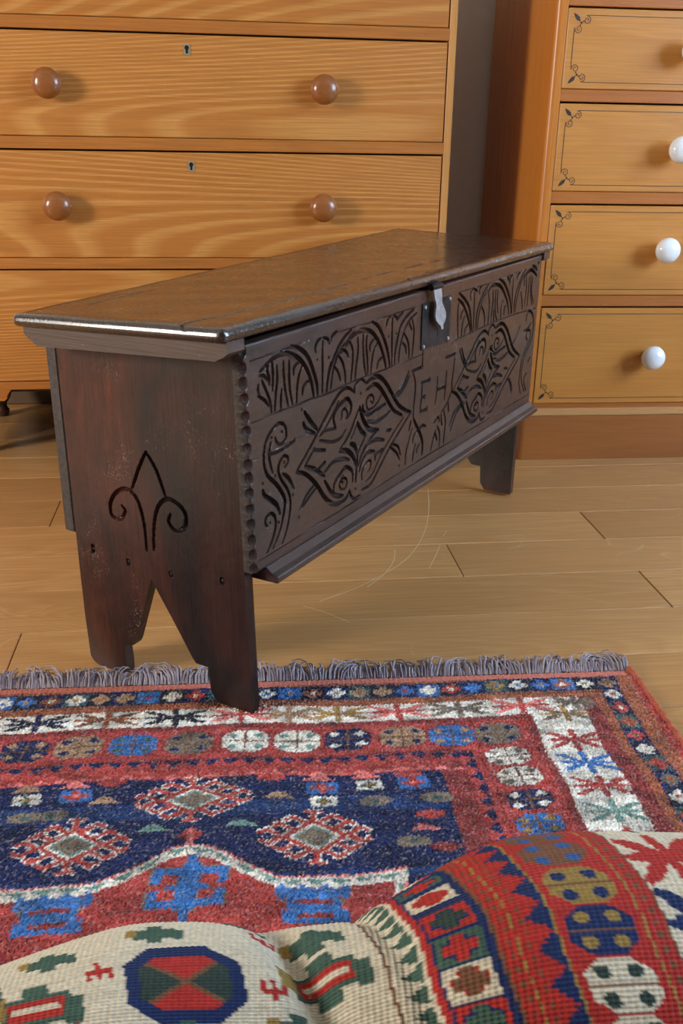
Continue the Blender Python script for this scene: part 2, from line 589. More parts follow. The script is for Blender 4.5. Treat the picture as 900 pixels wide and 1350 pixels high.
# pale arcs scratched into the boards where furniture was dragged
for pts in [[(0.443, 2.012), (0.416, 1.868), (0.379, 1.742), (0.332, 1.642), (0.276, 1.573), (0.207, 1.511), (0.145, 1.47)], [(0.403, 1.693), (0.382, 1.638), (0.36, 1.587)], [(0.116, 1.455), (0.149, 1.431), (0.188, 1.39)], [(0.311, 1.677), (0.299, 1.623), (0.27, 1.564), (0.234, 1.518)], [(0.432, 1.763), (0.418, 1.734)]]:
    P_ = [Vector(p_) for p_ in pts]
    Q_ = []
    for i_ in range(len(P_) - 1):
        p0, p1, p2, p3 = P_[max(i_ - 1, 0)], P_[i_], P_[i_ + 1], P_[min(i_ + 2, len(P_) - 1)]
        for t in (0, .25, .5, .75):
            Q_.append(.5 * (2 * p1 + (p2 - p0) * t + (2 * p0 - 5 * p1 + 4 * p2 - p3) * t * t + (3 * p1 - p0 - 3 * p2 + p3) * t ** 3))
    Q_.append(P_[-1])
    mb = MB()
    for a_, b_ in zip(Q_[:-1], Q_[1:]):
        n_ = (b_ - a_).normalized().orthogonal() * .0006
        mb.add([(a_.x + n_.x, a_.y + n_.y, .0001), (a_.x - n_.x, a_.y - n_.y, .0001), (b_.x - n_.x, b_.y - n_.y, .0001), (b_.x + n_.x, b_.y + n_.y, .0001)], [(0, 1, 2, 3)])
    mb.build('scratch', MAT['scratch'], floor)


# ------------------------------------------------------------------ golden pine chest (wooden knobs)
def arc(cx, cy, r, a0, a1, n):
    return [(cx + r * math.cos(R(a0 + (a1 - a0) * i / n)), cy + r * math.sin(R(a0 + (a1 - a0) * i / n))) for i in range(n + 1)]


YL, VL = R(8.2), 2.2875
lc = empty('chest_of_drawers', room(-.020, VL, 0, YL), YL)
tag(lc, 'golden pine chest of drawers with brown turned wooden knobs, behind the carved coffer', 'chest of drawers')
HWD, HW, DEP = .568, .5855, .45
mb = MB(); mb.box((HWD + .001, .0, .172), (HW, DEP, 1.165), .0015); mb.build('side_panel', MAT['pine_z'], lc)
mb = MB(); mb.box((-HW, .0, .172), (-HWD - .001, DEP, 1.165), .0015); mb.build('side_panel', MAT['pine_z'], lc)
mb = MB(); mb.box((-HWD - .002, DEP - .012, .172), (HWD + .002, DEP - .002, 1.165)); mb.build('back_panel', MAT['pine_z'], lc)
mb = MB(); mb.box((-HW - .02, -.02, 1.165), (HW + .02, DEP + .005, 1.19), .006); mb.build('top_board', MAT['pine_rail'], lc)
DR = [(.192, .448), (.4736, .702), (.729, .9356), (.962, 1.145)]
RAILS = [(.172, .1905), (.4490, .4726), (.7030, .728), (.9366, .961), (1.146, 1.1655)]
for a, b in RAILS:
    mb = MB(); mb.box((-HWD - .002, .0, a), (HWD + .002, .06, b), .0012); mb.build('drawer_rail', MAT['pine_rail'], lc)
kprof = [(.011, .002), (.011, -.010), (.014, -.0125), (.024, -.0135), (.0315, -.017), (.0345, -.023), (.0352, -.027), (.0338, -.0285), (.0345, -.030), (.0325, -.036), (.027, -.042), (.019, -.046), (.010, -.048), (.0, -.0485)]
kb = MB(); kb.lathe([(r_ * .88, h_ * .9) for r_, h_ in kprof[:-1] + [(.001, -.0485)]], 36)
knob_me = None
for i, (a, b) in enumerate(DR):
    mb = MB(); mb.box((-HWD + .0015, .001, a + .0002), (HWD - .0018, .022, b - .0028), .0015)
    mb.box((-HWD + .01, .02, a + .004), (HWD - .01, DEP - .03, b - .02))
    dr = mb.build('drawer', MAT['pine_x'], lc)
    kz = (.32, .586, .832, 1.055)[i]
    for sx in (-1, 1):
        if knob_me is None:
            k = kb.build('knob', MAT['knob_wood'], dr, smooth=True); knob_me = k.data
        else:
            k = bpy.data.objects.new('knob', knob_me); COL.objects.link(k); k.parent = dr
        k.location = (sx * .2925, .001, kz)
    ez = b - .0305
    out = arc(0, .003, .0046, -50, 230, 14) + [(-.0022, -.006), (-.0026, -.0085), (.0026, -.0085), (.0022, -.006)]
    mb = MB(); mb.prism([(-.0068, -.0115), (.0068, -.0115), (.0072, .0102), (-.0072, .0102)], -.0003, .003); e = mb.build('escutcheon', MAT['brass'], dr); e.location = (0, 0, ez)
    mb = MB(); mb.prism(out, -.0008, .002); e = mb.build('keyhole', MAT['keyhole_black'], dr); e.location = (0, 0, ez)
for s in (-1, 1):
    poly = [(-HW, .1455), (-.455, .1455), (-.449, .151), (-.447, .160), (-.437, .1725), (-HW, .1725)]
    mb = MB(); mb.prism([(-s * x, z) for x, z in poly], .0, .03); mb.build('bracket', MAT['pine_rail'], lc)
    for y in (.055, DEP - .05):
        mb = MB()
        mb.lathe([(.012, .0), (.019, .004), (.021, .016), (.015, .026), (.016, .036), (.027, .052), (.034, .075), (.035, .095), (.028, .114), (.022, .122), (.027, .130), (.034, .138), (.034, .173)], 24, 'z', (s * .548, y, 0))
        mb.build('turned_foot', MAT['dark_foot'], lc, smooth=True)
for s in (-1, 1):  # added boards, out of view, keeping window light from under the chest
    mb = MB(); mb.box((s * .575 - .006, .09, .05), (s * .575 + .006, DEP - .08, .173)); mb.build('light_block_board', MAT['pine_rail'], lc)
mb = MB(); mb.box((-HWD, .03, .16), (HWD, DEP - .004, .172)); mb.build('bottom_board', MAT['dark_foot'], lc)

# ------------------------------------------------------------------ honey pine chest (white knobs, black lining)
YR, VR = R(6.2), 2.2185
rc = empty('chest_of_drawers', room(.905 * .75, VR, 0, YR), YR)
tag(rc, 'honey pine chest of drawers with white porcelain knobs and thin black scrolled line borders', 'chest of drawers')
WR, DR_ = 1.14, .545


def rounded_plan(x0, x1, y0, y1, r, n=8):
    return [(x1, y1), (x0, y1)] + [(x0 + r - r * math.cos(R(t)), y0 + r - r * math.sin(R(t))) for t in np.linspace(0, 90, n + 1)] + \
        [(x1 - r + r * math.sin(R(t)), y0 + r - r * math.cos(R(t))) for t in np.linspace(0, 90, n + 1)]


# corner posts with rounded arris carried into the side panels
for s in (0, 1):
    r = .012
    plan = [(.024, .05), (.024, .0)] + [(r - r * math.sin(R(t)), r - r * math.cos(R(t))) for t in np.linspace(0, 90, 9)] + [(0, DR_), (.02, DR_), (.02, .05)]
    if s:
        plan = [(WR - x, y) for x, y in plan]
    mb = MB(); mb.prism(plan, .12, 1.19, 'xy'); mb.build('side_panel', MAT['honey_z'], rc, smooth=True)
mb = MB(); mb.box((.018, DR_ - .012, .1), (WR - .018, DR_ - .002, 1.19)); mb.build('back_panel', MAT['honey_z'], rc)
mb = MB(); mb.box((-.02, -.02, 1.19), (WR + .02, DR_ + .005, 1.215), .006); mb.build('top_board', MAT['honey_rail'], rc)
mb = MB(); mb.prism(rounded_plan(-.014, WR + .014, -.014, DR_, .022), 0, .111, 'xy'); mb.build('plinth', MAT['plinth'], rc, smooth=True)
mb = MB()
for z0, z1, e in ((.1105, .1135, .010), (.1135, .121, .0125), (.121, .1255, .010), (.1255, .128, .006)):
    mb.prism(rounded_plan(-e, WR + e, -e, DR_, .022), z0, z1, 'xy')
mb.build('bead_moulding', MAT['bead'], rc)
RD = [(.1395, .3730), (.4005, .6040), (.6315, .8160), (.8425, 1.0020), (1.030, 1.170)]
RR = [(.127, .1390), (.3740, .4000), (.6050, .6310), (.8170, .8420), (1.0030, 1.0295), (1.171, 1.191)]
for a, b in RR:
    mb = MB(); mb.box((.022, .0015, a), (WR - .022, .06, b), .0012); mb.build('drawer_rail', MAT['honey_rail'], rc)


def ribbon(mb, pts, w, y, closed=False):
    pts = [Vector((p[0], p[1])) for p in pts]
    n = len(pts)
    V = []
    for i, p in enumerate(pts):
        t = pts[min(i + 1, n - 1)] - pts[max(i - 1, 0)]
        t = t.normalized() if t.length > 1e-9 else Vector((1, 0))
        nn = Vector((-t.y, t.x)) * (w / 2)
        for yy in (y, y + .001):
            V += [(p.x + nn.x, yy, p.y + nn.y), (p.x - nn.x, yy, p.y - nn.y)]
    F = []
    for i in range(n - 1):
        a, b = 4 * i, 4 * i + 4
        F += [(a, a + 1, b + 1, b), (a, b, b + 2, a + 2), (a + 1, a + 3, b + 3, b + 1)]
    mb.add(V, F)


def corner_scroll(mb, ox, oz, sx, sz, y):
    def T(pts):
        return [(ox + sx * a, oz + sz * b) for a, b in pts]
    for swap in (0, 1):
        sp = []
        for i in range(26):
            t = i / 25
            ang = R(200 - 520 * t)
            rr = .0088 * (1 - .78 * t)
            sp.append((.0095 + rr * math.cos(ang), .0265 + rr * math.sin(ang)))
        sp = [(.0, .036), (.0, .031)] + sp
        if swap:
            sp = [(b, a) for a, b in sp]
        ribbon(mb, T(sp), .0013, y)
    leaf = [(-.004, -.004), (.0035, -.001), (.0095, .0035), (.0125, .0125), (.0035, .0095), (-.001, .0035)]
    mb.prism(T(leaf), y, y + .001)
    for c, dd in (((.0145, .0145), .0024), ((.019, .012), .0016), ((.012, .019), .0016)):
        mb.prism(T([(c[0] + dd * math.cos(k * .785), c[1] + dd * math.sin(k * .785)) for k in range(8)]), y, y + .001)


pk = MB()
pk.lathe([(.0125, .002), (.0125, -.004), (.0155, -.0055), (.0160, -.008), (.0125, -.0105), (.0115, -.014), (.016, -.018), (.0235, -.023), (.0278, -.030), (.0288, -.036), (.0272, -.043), (.0225, -.049), (.0155, -.0535), (.008, -.0555), (.001, -.056)], 36)
pk_me = None
for i, (a, b) in enumerate(RD):
    x0, x1 = .0255, WR - .0255
    mb = MB(); mb.box((x0, -.001, a + .0002), (x1, .022, b - .0030), .0015)
    mb.box((x0 + .012, .02, a + .004), (x1 - .012, DR_ - .03, b - .02))
    dr = mb.build('drawer', MAT['honey_x'], rc)
    e = .0150
    lx0, lx1, lz0, lz1, y = x0 + e, x1 - e, a + .0135, b - .0165, -.0014
    mb = MB()
    g = .036
    for zz in (lz0, lz1):
        ribbon(mb, [(lx0 + g, zz), (lx1 - g, zz)], .0013, y)
    for xx in (lx0, lx1):
        ribbon(mb, [(xx, lz0 + g), (xx, lz1 - g)], .0013, y)
    for sx, ox in ((1, lx0), (-1, lx1)):
        for sz, oz in ((1, lz0), (-1, lz1)):
            corner_scroll(mb, ox, oz, sx, sz, y)
    pb = mb.build('painted_border', MAT['paint_black'], dr)
    kz = (.258, .507, .723, .921, 1.10)[i]
    for kx in (.2985, WR - .2985):
        if pk_me is None:
            k = pk.build('knob', MAT['porcelain'], dr, smooth=True); pk_me = k.data
        else:
            k = bpy.data.objects.new('knob', pk_me); COL.objects.link(k); k.parent = dr
        k.location = (kx, -.001, kz)

# ------------------------------------------------------------------ carved plank coffer
LC_, DC, ZTC = 1.0397, .2866, .5175
PHI = R(60.42)
cof = empty('plank_coffer', (-.1291, 1.12095, 0), PHI)
tag(cof, 'antique dark oak plank coffer with carved front, iron hasp and V-cut board feet', 'chest')
RACK = {(0, 0, 0): (.0167, .0002, .0), (0, 0, 1): (-.0062, .0013, .0032), (0, 1, 0): (.0038, .0023, .0), (0, 1, 1): (-.0032, -.0052, -.0131),
        (1, 0, 0): (-.004, -.010, 0), (1, 0, 1): (-.0011, .0024, .006), (1, 1, 0): (-.0352, .0002, 0), (1, 1, 1): (-.0292, .0054, .0137)}
_c, _s = math.cos(PHI), math.sin(PHI)


def rack(V):
    """the old carcass has gone a little out of square"""
    V = np.asarray(V, float)
    x, y, z = V[:, 0] / LC_, V[:, 1] / DC, V[:, 2] / ZTC
    d = np.zeros_like(V)
    for (a, b, k), q in RACK.items():
        w = (x if a else 1 - x) * (y if b else 1 - y) * (z if k else 1 - z)
        q = .75 * np.array(q)
        loc = np.array([q[0] * _c + q[1] * _s, -q[0] * _s + q[1] * _c, q[2]])
        d += w[:, None] * loc
    return V + d


def parse(txt):
    out = []
    for ln in txt.strip().split('\n'):
        t = ln.split()
        out.append((float(t[0]), float(t[1]), np.array([[float(c) for c in p.split(',')] for p in t[2:]])))
    return out


def smooth_line(P, n=7):
    if len(P) < 3:
        return P
    Q = np.vstack([2 * P[0] - P[1], P, 2 * P[-1] - P[-2]])
    o = []
    for i in range(1, len(Q) - 2):
        p0, p1, p2, p3 = Q[i - 1:i + 3]
        for t in np.arange(n) / n:
            o.append(.5 * (2 * p1 + (p2 - p0) * t + (2 * p0 - 5 * p1 + 4 * p2 - p3) * t * t + (3 * p1 - p0 - 3 * p2 + p3) * t ** 3))
    o.append(P[-1])
    return np.array(o)


def carve(gx, gz, strokes):
    """gx, gz in mm (2-D grids, regular) -> cut depth in mm"""
    dep = np.zeros(gx.shape)
    for w, d, P in strokes:
        P = smooth_line(P)
        n = len(P) - 1
        for i in range(n):
            a, b = P[i], P[i + 1]
            m = w
            sel = np.where((gx > min(a[0], b[0]) - m) & (gx < max(a[0], b[0]) + m) & (gz > min(a[1], b[1]) - m) & (gz < max(a[1], b[1]) + m))
            if not len(sel[0]):
                continue
            X, Z = gx[sel], gz[sel]
            ab = b - a
            L2 = max(ab @ ab, 1e-9)
            t = np.clip(((X - a[0]) * ab[0] + (Z - a[1]) * ab[1]) / L2, 0, 1)
            r = np.hypot(X - a[0] - t * ab[0], Z - a[1] - t * ab[1])
            g = (i + t) / n
            tap = .5 + .5 * np.sqrt(np.clip(np.sin(np.pi * g), 0, 1)) if len(P) > 2 else 1.0
            hw = w * .5 * tap
            q = np.clip(1 - (r / hw) ** 2, 0, 1) ** .42
            dep[sel] = np.maximum(dep[sel], 1.45 * d * (.45 + .55 * tap) * q)
    return dep


FRONT = parse('''6.5 6 32,259 57,269 85,272 108,265 126,254 140,238 148,223 152,210 154,200
6.5 6 102,278 118,273 135,263 146,250 155,233 162,217 164,202
4.5 5 28,244 27,237 30,229
4.5 5 36,248 44,233 51,218 53,202
4.5 5 59,267 60,252 58,230
4.5 5 69,260 69,242 64,223 60,202
4.5 5 78,228 75,214 74,200
4.5 5 84,262 84,244 86,225 91,203
4.5 5 97,261 96,242 97,221 102,202
4.5 5 128,249 119,238 114,223 111,201
4.5 5 122,255 111,252 107,248 106,240
4.5 5 52,266 48,258 52,247 51,239
4.5 5 142,225 131,222 127,216 126,210
4.5 5 26,230 38,223 48,213
4.5 5 31,255 41,252 49,245
4.5 5 179,271 177,253 177,233 176,201
4.5 5 174,276 165,273 160,267 160,260
4.5 5 179,276 192,271 196,264
4.5 5 198,239 192,224 187,200
3 3 164,249 164,249
3 3 193,247 193,247
3 3 123,191 123,190
4.5 5 158,232 163,216 164,202
4.5 5 216,278 204,274 201,268
5.5 6 256,274 234,266 216,253 197,231 190,215 187,200
4.5 5 263,270 244,261 226,252 213,240 204,225 198,202
6.5 6 240,254 259,264 281,268 303,265 320,257 337,242 350,223 358,206 360,198
6.5 6 317,275 334,266 349,250 361,232 368,216 372,199
4.5 5 219,244 229,234 237,218 239,201
4.5 5 224,247 233,249 242,244 247,236
4.5 5 249,260 258,246 258,225 254,201
4.5 5 273,260 274,242 269,219 266,200
4.5 5 289,262 289,242 292,220 299,200
4.5 5 300,258 298,243 302,224 304,202
4.5 5 332,242 321,232 316,218 313,200
4.5 5 324,250 313,246 309,241 310,234
4.5 5 348,218 336,214 332,204
4.5 5 208,231 219,220 225,208
4.5 5 380,271 379,251 379,223 379,200
4.5 5 373,274 363,269 360,260
4.5 5 384,274 394,269 398,264
4.5 5 415,274 400,269 398,263
5.5 6 451,273 427,266 408,254 396,234 389,216 388,201
4.5 5 462,266 436,258 419,243 406,222 401,200
4.5 5 447,259 454,241 452,220 448,200
4.5 5 419,242 432,228 437,213 437,200
4.5 5 415,228 425,219 427,209
4.5 5 438,253 445,244
3 3 368,246 368,245
3 3 394,246 394,245
3 3 194,247 194,246
6 6 626,275 650,262 670,247 680,229 690,200
6 6 622,266 644,254 663,235 679,212 683,199
4.5 5 625,258 623,243 625,221 627,199
4.5 5 652,233 644,218 642,198
4.5 5 647,244 638,238 637,230
4.5 5 670,216 658,210 657,201
4.5 5 692,269 694,247 695,225 697,198
4.5 5 686,274 676,269 677,257
4.5 5 691,275 703,269
4.5 5 727,276 716,270 716,262
5.5 6 756,273 735,262 717,244 707,223 708,200
4.5 5 752,265 734,251 721,232 715,212 715,200
6.5 6 755,259 772,269 798,268 820,261 843,244 862,224 872,205
6.5 6 810,277 835,266 856,248 873,229 884,205
4.5 5 758,258 766,239 766,218 764,201
4.5 5 779,260 783,241 780,220 780,202
4.5 5 794,259 794,237 799,217 811,200
4.5 5 805,258 804,238 812,216
4.5 5 730,238 744,223 750,202
4.5 5 790,222 794,201
4.5 5 834,236 827,221 830,201
4.5 5 852,223 844,219 845,207
4.5 5 881,270 881,247 884,227 888,204
4.5 5 877,276 864,272 864,261
4.5 5 850,275 861,268
4.5 5 916,276 903,272 902,266
5.5 6 948,279 924,264 904,244 898,225 899,203
4.5 5 946,269 925,258 914,239 907,220 906,205
6.5 6 941,264 958,272 981,274 1000,267 1016,259
6.5 6 986,282 1005,276 1015,270
4.5 5 953,266 958,244 957,207
4.5 5 970,263 972,240 972,207
4.5 5 980,265 985,234 999,206
4.5 5 991,261 991,233 1008,207
4.5 5 942,262 944,249
4.5 5 928,239 939,222 946,204
6 7 1019,284 1021,282
4.5 5 59,169 61,163 67,158 76,158 84,163 84,174 78,182 66,185 51,180 39,170 33,157 32,139 38,124 54,109 67,94 75,80 74,69 67,51 58,36 44,21
6 6 32,139 38,124 54,109 67,94 75,80 74,69 67,52
4.5 5 48,165 44,152 45,140 50,124
4.5 5 42,151 61,149 85,150 104,153
4.5 5 78,124 86,128 86,135 77,139 67,134 63,123 69,109 82,92 88,75 86,58 78,37 66,20
6 5 73,116 86,106 97,89
7 6 26,108 30,99 43,89 56,78 63,63
4.5 5 33,55 28,63 33,70 44,70 51,62 51,49 42,33 29,20
7 6 125,172 134,160 154,150
7 6 129,186 144,169 160,154
4.5 5 150,78 129,69 110,53
4.5 5 155,72 135,64 116,55
3 3 50,171 51,171
3 3 74,173 75,172
3 3 104,155 104,154
3 3 77,131 77,130
3 3 55,119 55,118
3 3 27,117 27,116
3 3 95,81 95,80
3 3 39,59 39,59
3 3 58,53 59,52
3 3 108,44 108,43
5 6 105,109 147,138 183,166 212,186 233,194 249,192 263,183
3.5 5 127,111 152,129
3.5 5 176,147 203,166 220,181
7 7 300,189 318,193 340,190 363,174 382,155 403,134 426,120 449,111
7 7 300,179 320,182 335,178 353,163 372,143 391,126 418,113
5 6 449,110 410,89 371,67 336,43 313,29 285,29
3.5 5 423,108 381,87 342,63 322,45 299,38
7 7 105,109 128,99 153,78 175,52 194,36 215,29 236,30 248,39
7 6 131,109 151,99 177,82
7 6 177,75 195,52 211,42 228,37
4.5 5 265,182 266,192 283,198 298,190
4.5 5 248,39 252,29 262,22 280,22
3.5 5 224,152 227,157 228,164 237,165 243,157 239,151
6 6 210,143 204,158 211,169 228,176 244,178 254,167 251,156 241,150
3.5 5 312,160 319,155 322,161 315,168 304,167 299,160 305,148 321,148 337,154 346,162
6 6 288,159 290,149 307,140 334,142 360,144
3.5 5 229,57 223,60 232,63 240,56 235,47 222,49 218,59 230,68
6 6 201,48 204,63 220,72 237,78 256,66 257,50
3.5 5 286,44 286,57 300,67 314,66 311,55 304,52
6 6 277,60 287,75 305,82 326,76 328,64
5 6 277,156 263,140 246,123 220,108
8 7 279,158 285,144 298,127 311,116 338,109
8 7 220,107 240,102 257,90 269,71
5 6 336,110 310,100 287,86 271,66
8 7 272,136 284,120 297,112
4.5 5 297,110 283,98 270,88
8 7 251,110 264,103 270,91
3 4 269,132 254,117
6 6 272,86 269,67 266,47
4.5 5 166,137 200,126 225,126 238,134
4.5 5 166,143 182,147 210,143
4.5 5 151,127 180,119
6 5 176,87 202,96 231,92 248,86
4.5 5 161,97 179,102
6 5 302,131 329,124 357,125 376,129
6 5 306,95 328,96 357,88
4.5 5 366,101 381,98
6 5 328,73 352,74
3 3 282,178 283,177
3 3 265,37 266,36
5 5 391,150 416,159 436,175
5 5 398,146 423,155 442,171
4.5 5 378,71 400,56 413,41
4.5 5 381,75 405,65 416,48
3 3 410,32 411,31
5 6 615,109 656,138 692,165 720,185 741,192 756,191 770,183
3.5 5 637,111 660,129
3.5 5 684,147 711,166 728,180
7 7 806,189 824,193 846,190 869,175 887,156 908,135 930,122 953,112
7 7 806,179 826,182 841,178 859,164 876,144 895,127 922,114
5 6 953,112 913,91 872,68 837,45 813,31 786,31
3.5 5 927,110 883,89 843,64 823,47 800,40
7 7 615,109 637,99 660,79 680,54 698,39 717,32 738,32 750,41
7 6 640,109 659,100 683,83
7 6 682,77 699,54 714,44 730,39
4.5 5 772,181 773,191 790,197 804,189
4.5 5 750,41 753,31 763,25 781,25
3.5 5 731,152 733,157 735,164 744,164 749,157 745,151
6 6 716,143 712,157 719,168 735,176 751,177 760,167 757,155 747,150
3.5 5 818,160 824,156 827,162 820,168 809,167 804,160 810,148 826,149 842,154 852,163
6 6 793,159 795,149 812,140 839,143 865,145
3.5 5 732,59 726,62 735,64 742,58 738,49 725,51 721,61 733,69
6 6 705,51 708,65 723,73 740,79 758,68 759,52
3.5 5 787,46 788,59 802,69 815,67 812,57 805,54
6 6 779,62 789,77 808,83 828,78 829,66
5 6 782,156 768,140 750,124 725,109
8 7 785,158 790,144 802,127 814,117 841,110
8 7 725,108 744,103 760,91 772,73
5 6 839,111 813,102 790,88 773,68
8 7 777,136 788,121 801,113
4.5 5 801,111 787,99 774,90
8 7 756,111 768,104 773,92
3 4 774,133 758,117
6 6 775,87 771,68 767,49
4.5 5 674,136 707,126 730,126 743,134
4.5 5 674,142 690,146 716,143
4.5 5 660,127 687,119
6 5 682,88 708,97 736,93 751,87
4.5 5 668,98 685,103
6 5 807,132 833,124 861,126 880,131
6 5 808,96 831,97 859,89
4.5 5 869,102 884,99
6 5 830,75 853,75
3 3 788,178 789,177
3 3 766,39 767,38
4.5 5 992,136 981,145 986,155 1002,154 1008,141 994,127 976,111 966,97 963,74 962,55 976,30
5.5 6 975,176 977,187 992,194 1014,181 1022,160 1019,139 1002,121 981,103 974,86 974,62 997,31
4.5 5 965,159 988,160 1006,169
4.5 5 1007,67 992,61 994,48 1010,30
4.5 5 1019,96 1007,89
4.5 5 638,179 652,158 674,138
4.5 5 646,180 660,159 676,144
4.5 5 940,172 924,154 901,143
4.5 5 674,75 638,66 614,39
4.5 5 668,80 630,70 609,49
4.5 5 891,78 906,66 918,45
4.5 5 901,76 916,59 921,49
4.5 5 454,174 462,161 465,148 462,129 459,112 460,97
7 7 460,97 473,81 489,63 498,46 498,27
4.5 5 452,177 483,176
4.5 5 581,175 620,174
4.5 5 620,174 616,151 611,128 611,110 593,93 571,82
4 5 490,148 488,127 484,105
4 5 488,151 519,149
3.5 4 518,152 518,147
4 5 489,126 501,125
3 4 500,127 501,122
4 5 484,104 510,102
3.5 4 510,106 510,100
4 5 550,148 548,126 543,103
4 5 586,151 584,126 581,102
4 5 548,126 580,125
4.5 5 438,179 427,162 414,154
4.5 5 456,82 444,62 435,46 434,27
4.5 5 470,52 464,39 460,24
4.5 5 473,72 462,67 460,57
4.5 5 487,48 477,43 476,36
4.5 5 450,94 445,83
4.5 5 482,73 494,78 509,73
4.5 5 550,56 540,41 532,24
4.5 5 556,62 567,47 568,24
4.5 5 582,83 591,62 588,42 585,23
4.5 5 571,79 574,64 578,58
4.5 5 541,71 560,77 564,68
4.5 5 600,92 603,78
4.5 5 549,50 557,38
1.8 1.5 12,276 88,277 144,278
1.8 1.5 219,276 263,276 314,275 361,276 458,276
1.8 1.5 624,276 687,276 754,275 940,279
2.2 2 9,200 51,201 92,200 154,199 192,197 241,199 297,199 360,198 486,197
2.2 2 598,194 626,198 762,201 893,200 1040,194
1.3 1 9,152 93,154 147,152
2 2 8,15 119,16 274,17 514,19 745,18 1027,19
2.5 3 489,202 488,178
2.5 3 572,197 570,169''')
END = parse('''4.5 5 177,300 162,332 146,360
4.5 5 146,360 131,337 119,302
5.5 5 196,275 191,267 201,254 216,257 216,276 202,294 184,301 169,290 162,268 159,243 159,215
5.5 5 113,278 117,266 107,256 92,262 87,279 96,293 114,299 128,291 138,273 144,246 146,218
6 4 194,192 194,187
5 4 121,190 120,186
6 4 36,200 36,195
6 4 257,201 257,191''')

TF = .0175


def fz(x, pz):
    """panel height (mm) -> local z of the front board"""
    t = x / LC_
    zb = .2197 + (.2137 - .2197) * t
    zt = .5120 + (.5175 - .5120) * t
    return zb + (zt - zb) * pz / 297.0


nc, nr = 1041, 271
px = np.linspace(0, 1039.7, nc)
pz = np.linspace(0, 297, nr)
GX, GZ = np.meshgrid(px, pz)
dep = carve(GX, GZ, FRONT)
for k in range(15):
    zc = 8 + k * 20.2 + rng.uniform(-2, 2)
    rx, rz = rng.uniform(5.5, 7.5), rng.uniform(7, 8.5)
    q = np.clip(1 - (GX / rx) ** 2 - ((GZ - zc) / rz) ** 2, 0, 1)
    dep = np.maximum(dep, 7.0 * q ** .5)
    q = np.clip(1 - ((1039.7 - GX) / 4) ** 2 - ((GZ - zc) / 5) ** 2, 0, 1)
    dep = np.maximum(dep, 4 * q ** .6)
# worn arrises and a gently uneven, hand-planed face
edge = np.minimum(np.minimum(GX, 1039.7 - GX), np.minimum(GZ, 297 - GZ))
dep += 1.6 * np.clip(1 - edge / 3.0, 0, 1) ** 2
und = sum(.35 * np.sin(GX / rng.uniform(30, 120) + rng.uniform(0, 6)) * np.sin(GZ / rng.uniform(12, 45) + rng.uniform(0, 6)) for _ in range(6)) * .35
dep = np.clip(dep + .3 + und, 0, 13)
Y = -TF + dep / 1000
V = np.stack([GX / 1000, Y, fz(GX / 1000, GZ)], -1).reshape(-1, 3)
F = [grid_faces(nr, nc)]
# closed sides and back
loop = np.concatenate([np.arange(nc), np.arange(1, nr) * nc + nc - 1, (nr - 1) * nc + np.arange(nc - 2, -1, -1), np.arange(nr - 2, 0, -1) * nc])
B = V[loop].copy()
B[:, 1] = 0.0
o0 = len(V)
V = np.vstack([V, B])
m_ = len(loop)
i = np.arange(m_)
j = (i + 1) % m_
F.append(np.stack([loop[i], o0 + i, o0 + j, loop[j]], -1))
corn = [0, nc - 1, nc - 1 + nr - 1, 2 * nc + nr - 3]
F.append(np.array([[o0 + c for c in corn[::-1]]]))
nmain = (nr - 1) * (nc - 1)
fb = mesh_np('front_board', rack(V), F, MAT['coffer_front'], cof, smooth=True)
fb.data.materials.append(MAT['endgrain'])
mi = np.zeros(len(fb.data.polygons), dtype=np.int32)
mi[nmain + nc + nr - 2 + nc - 1:nmain + m_] = 1
mi[nmain + nc - 1:nmain + nc + nr - 2] = 1
fb.data.polygons.foreach_set('material_index', mi)
cof.children[-1].data.set_sharp_from_angle(angle=R(50))


def slab_yz(name, mat, x_out, sgn, zs, ya, yb, ncol, depth=None, th=.018):
    """board half standing on edge in the y-z plane; outer face at x_out, sgn = direction of thickness"""
    n = len(zs)
    t = np.linspace(0, 1, ncol)
    A, Bv = ya(zs), yb(zs)
    YY = A[:, None] + (Bv - A)[:, None] * t[None]
    ZZ = np.repeat(zs[:, None], ncol, 1)
    dd = np.zeros_like(YY) if depth is None else depth(YY * 1000, ZZ * 1000) / 1000
    e = np.minimum(YY - YY.min(1, keepdims=True), YY.max(1, keepdims=True) - YY) * 1000
    Vo = np.stack([x_out + sgn * dd, YY, ZZ], -1).reshape(-1, 3)
    Vi = np.stack([np.full(n, x_out + sgn * th), A, zs], -1)
    Vj = np.stack([np.full(n, x_out + sgn * th), Bv, zs], -1)
    V = np.vstack([Vo, Vi, Vj])
    a0 = n * ncol
    b0 = a0 + n
    F = [grid_faces(n, ncol)]
    r = np.arange(n - 1)
    F.append(np.stack([r * ncol, (r + 1) * ncol, a0 + r + 1, a0 + r], -1))
    F.append(np.stack([r * ncol + ncol - 1, b0 + r, b0 + r + 1, (r + 1) * ncol + ncol - 1], -1))
    F.append(np.stack([a0 + r, a0 + r + 1, b0 + r + 1, b0 + r], -1))
    return V, F


def join(parts):
    Vs, Fs, off = [], [], 0
    for V, F in parts:
        Vs.append(V)
        Fs += [f + off for f in F]
        off += len(V)
    return np.vstack(Vs), Fs


def cap(zs_idx, n, ncol, top):
    pass


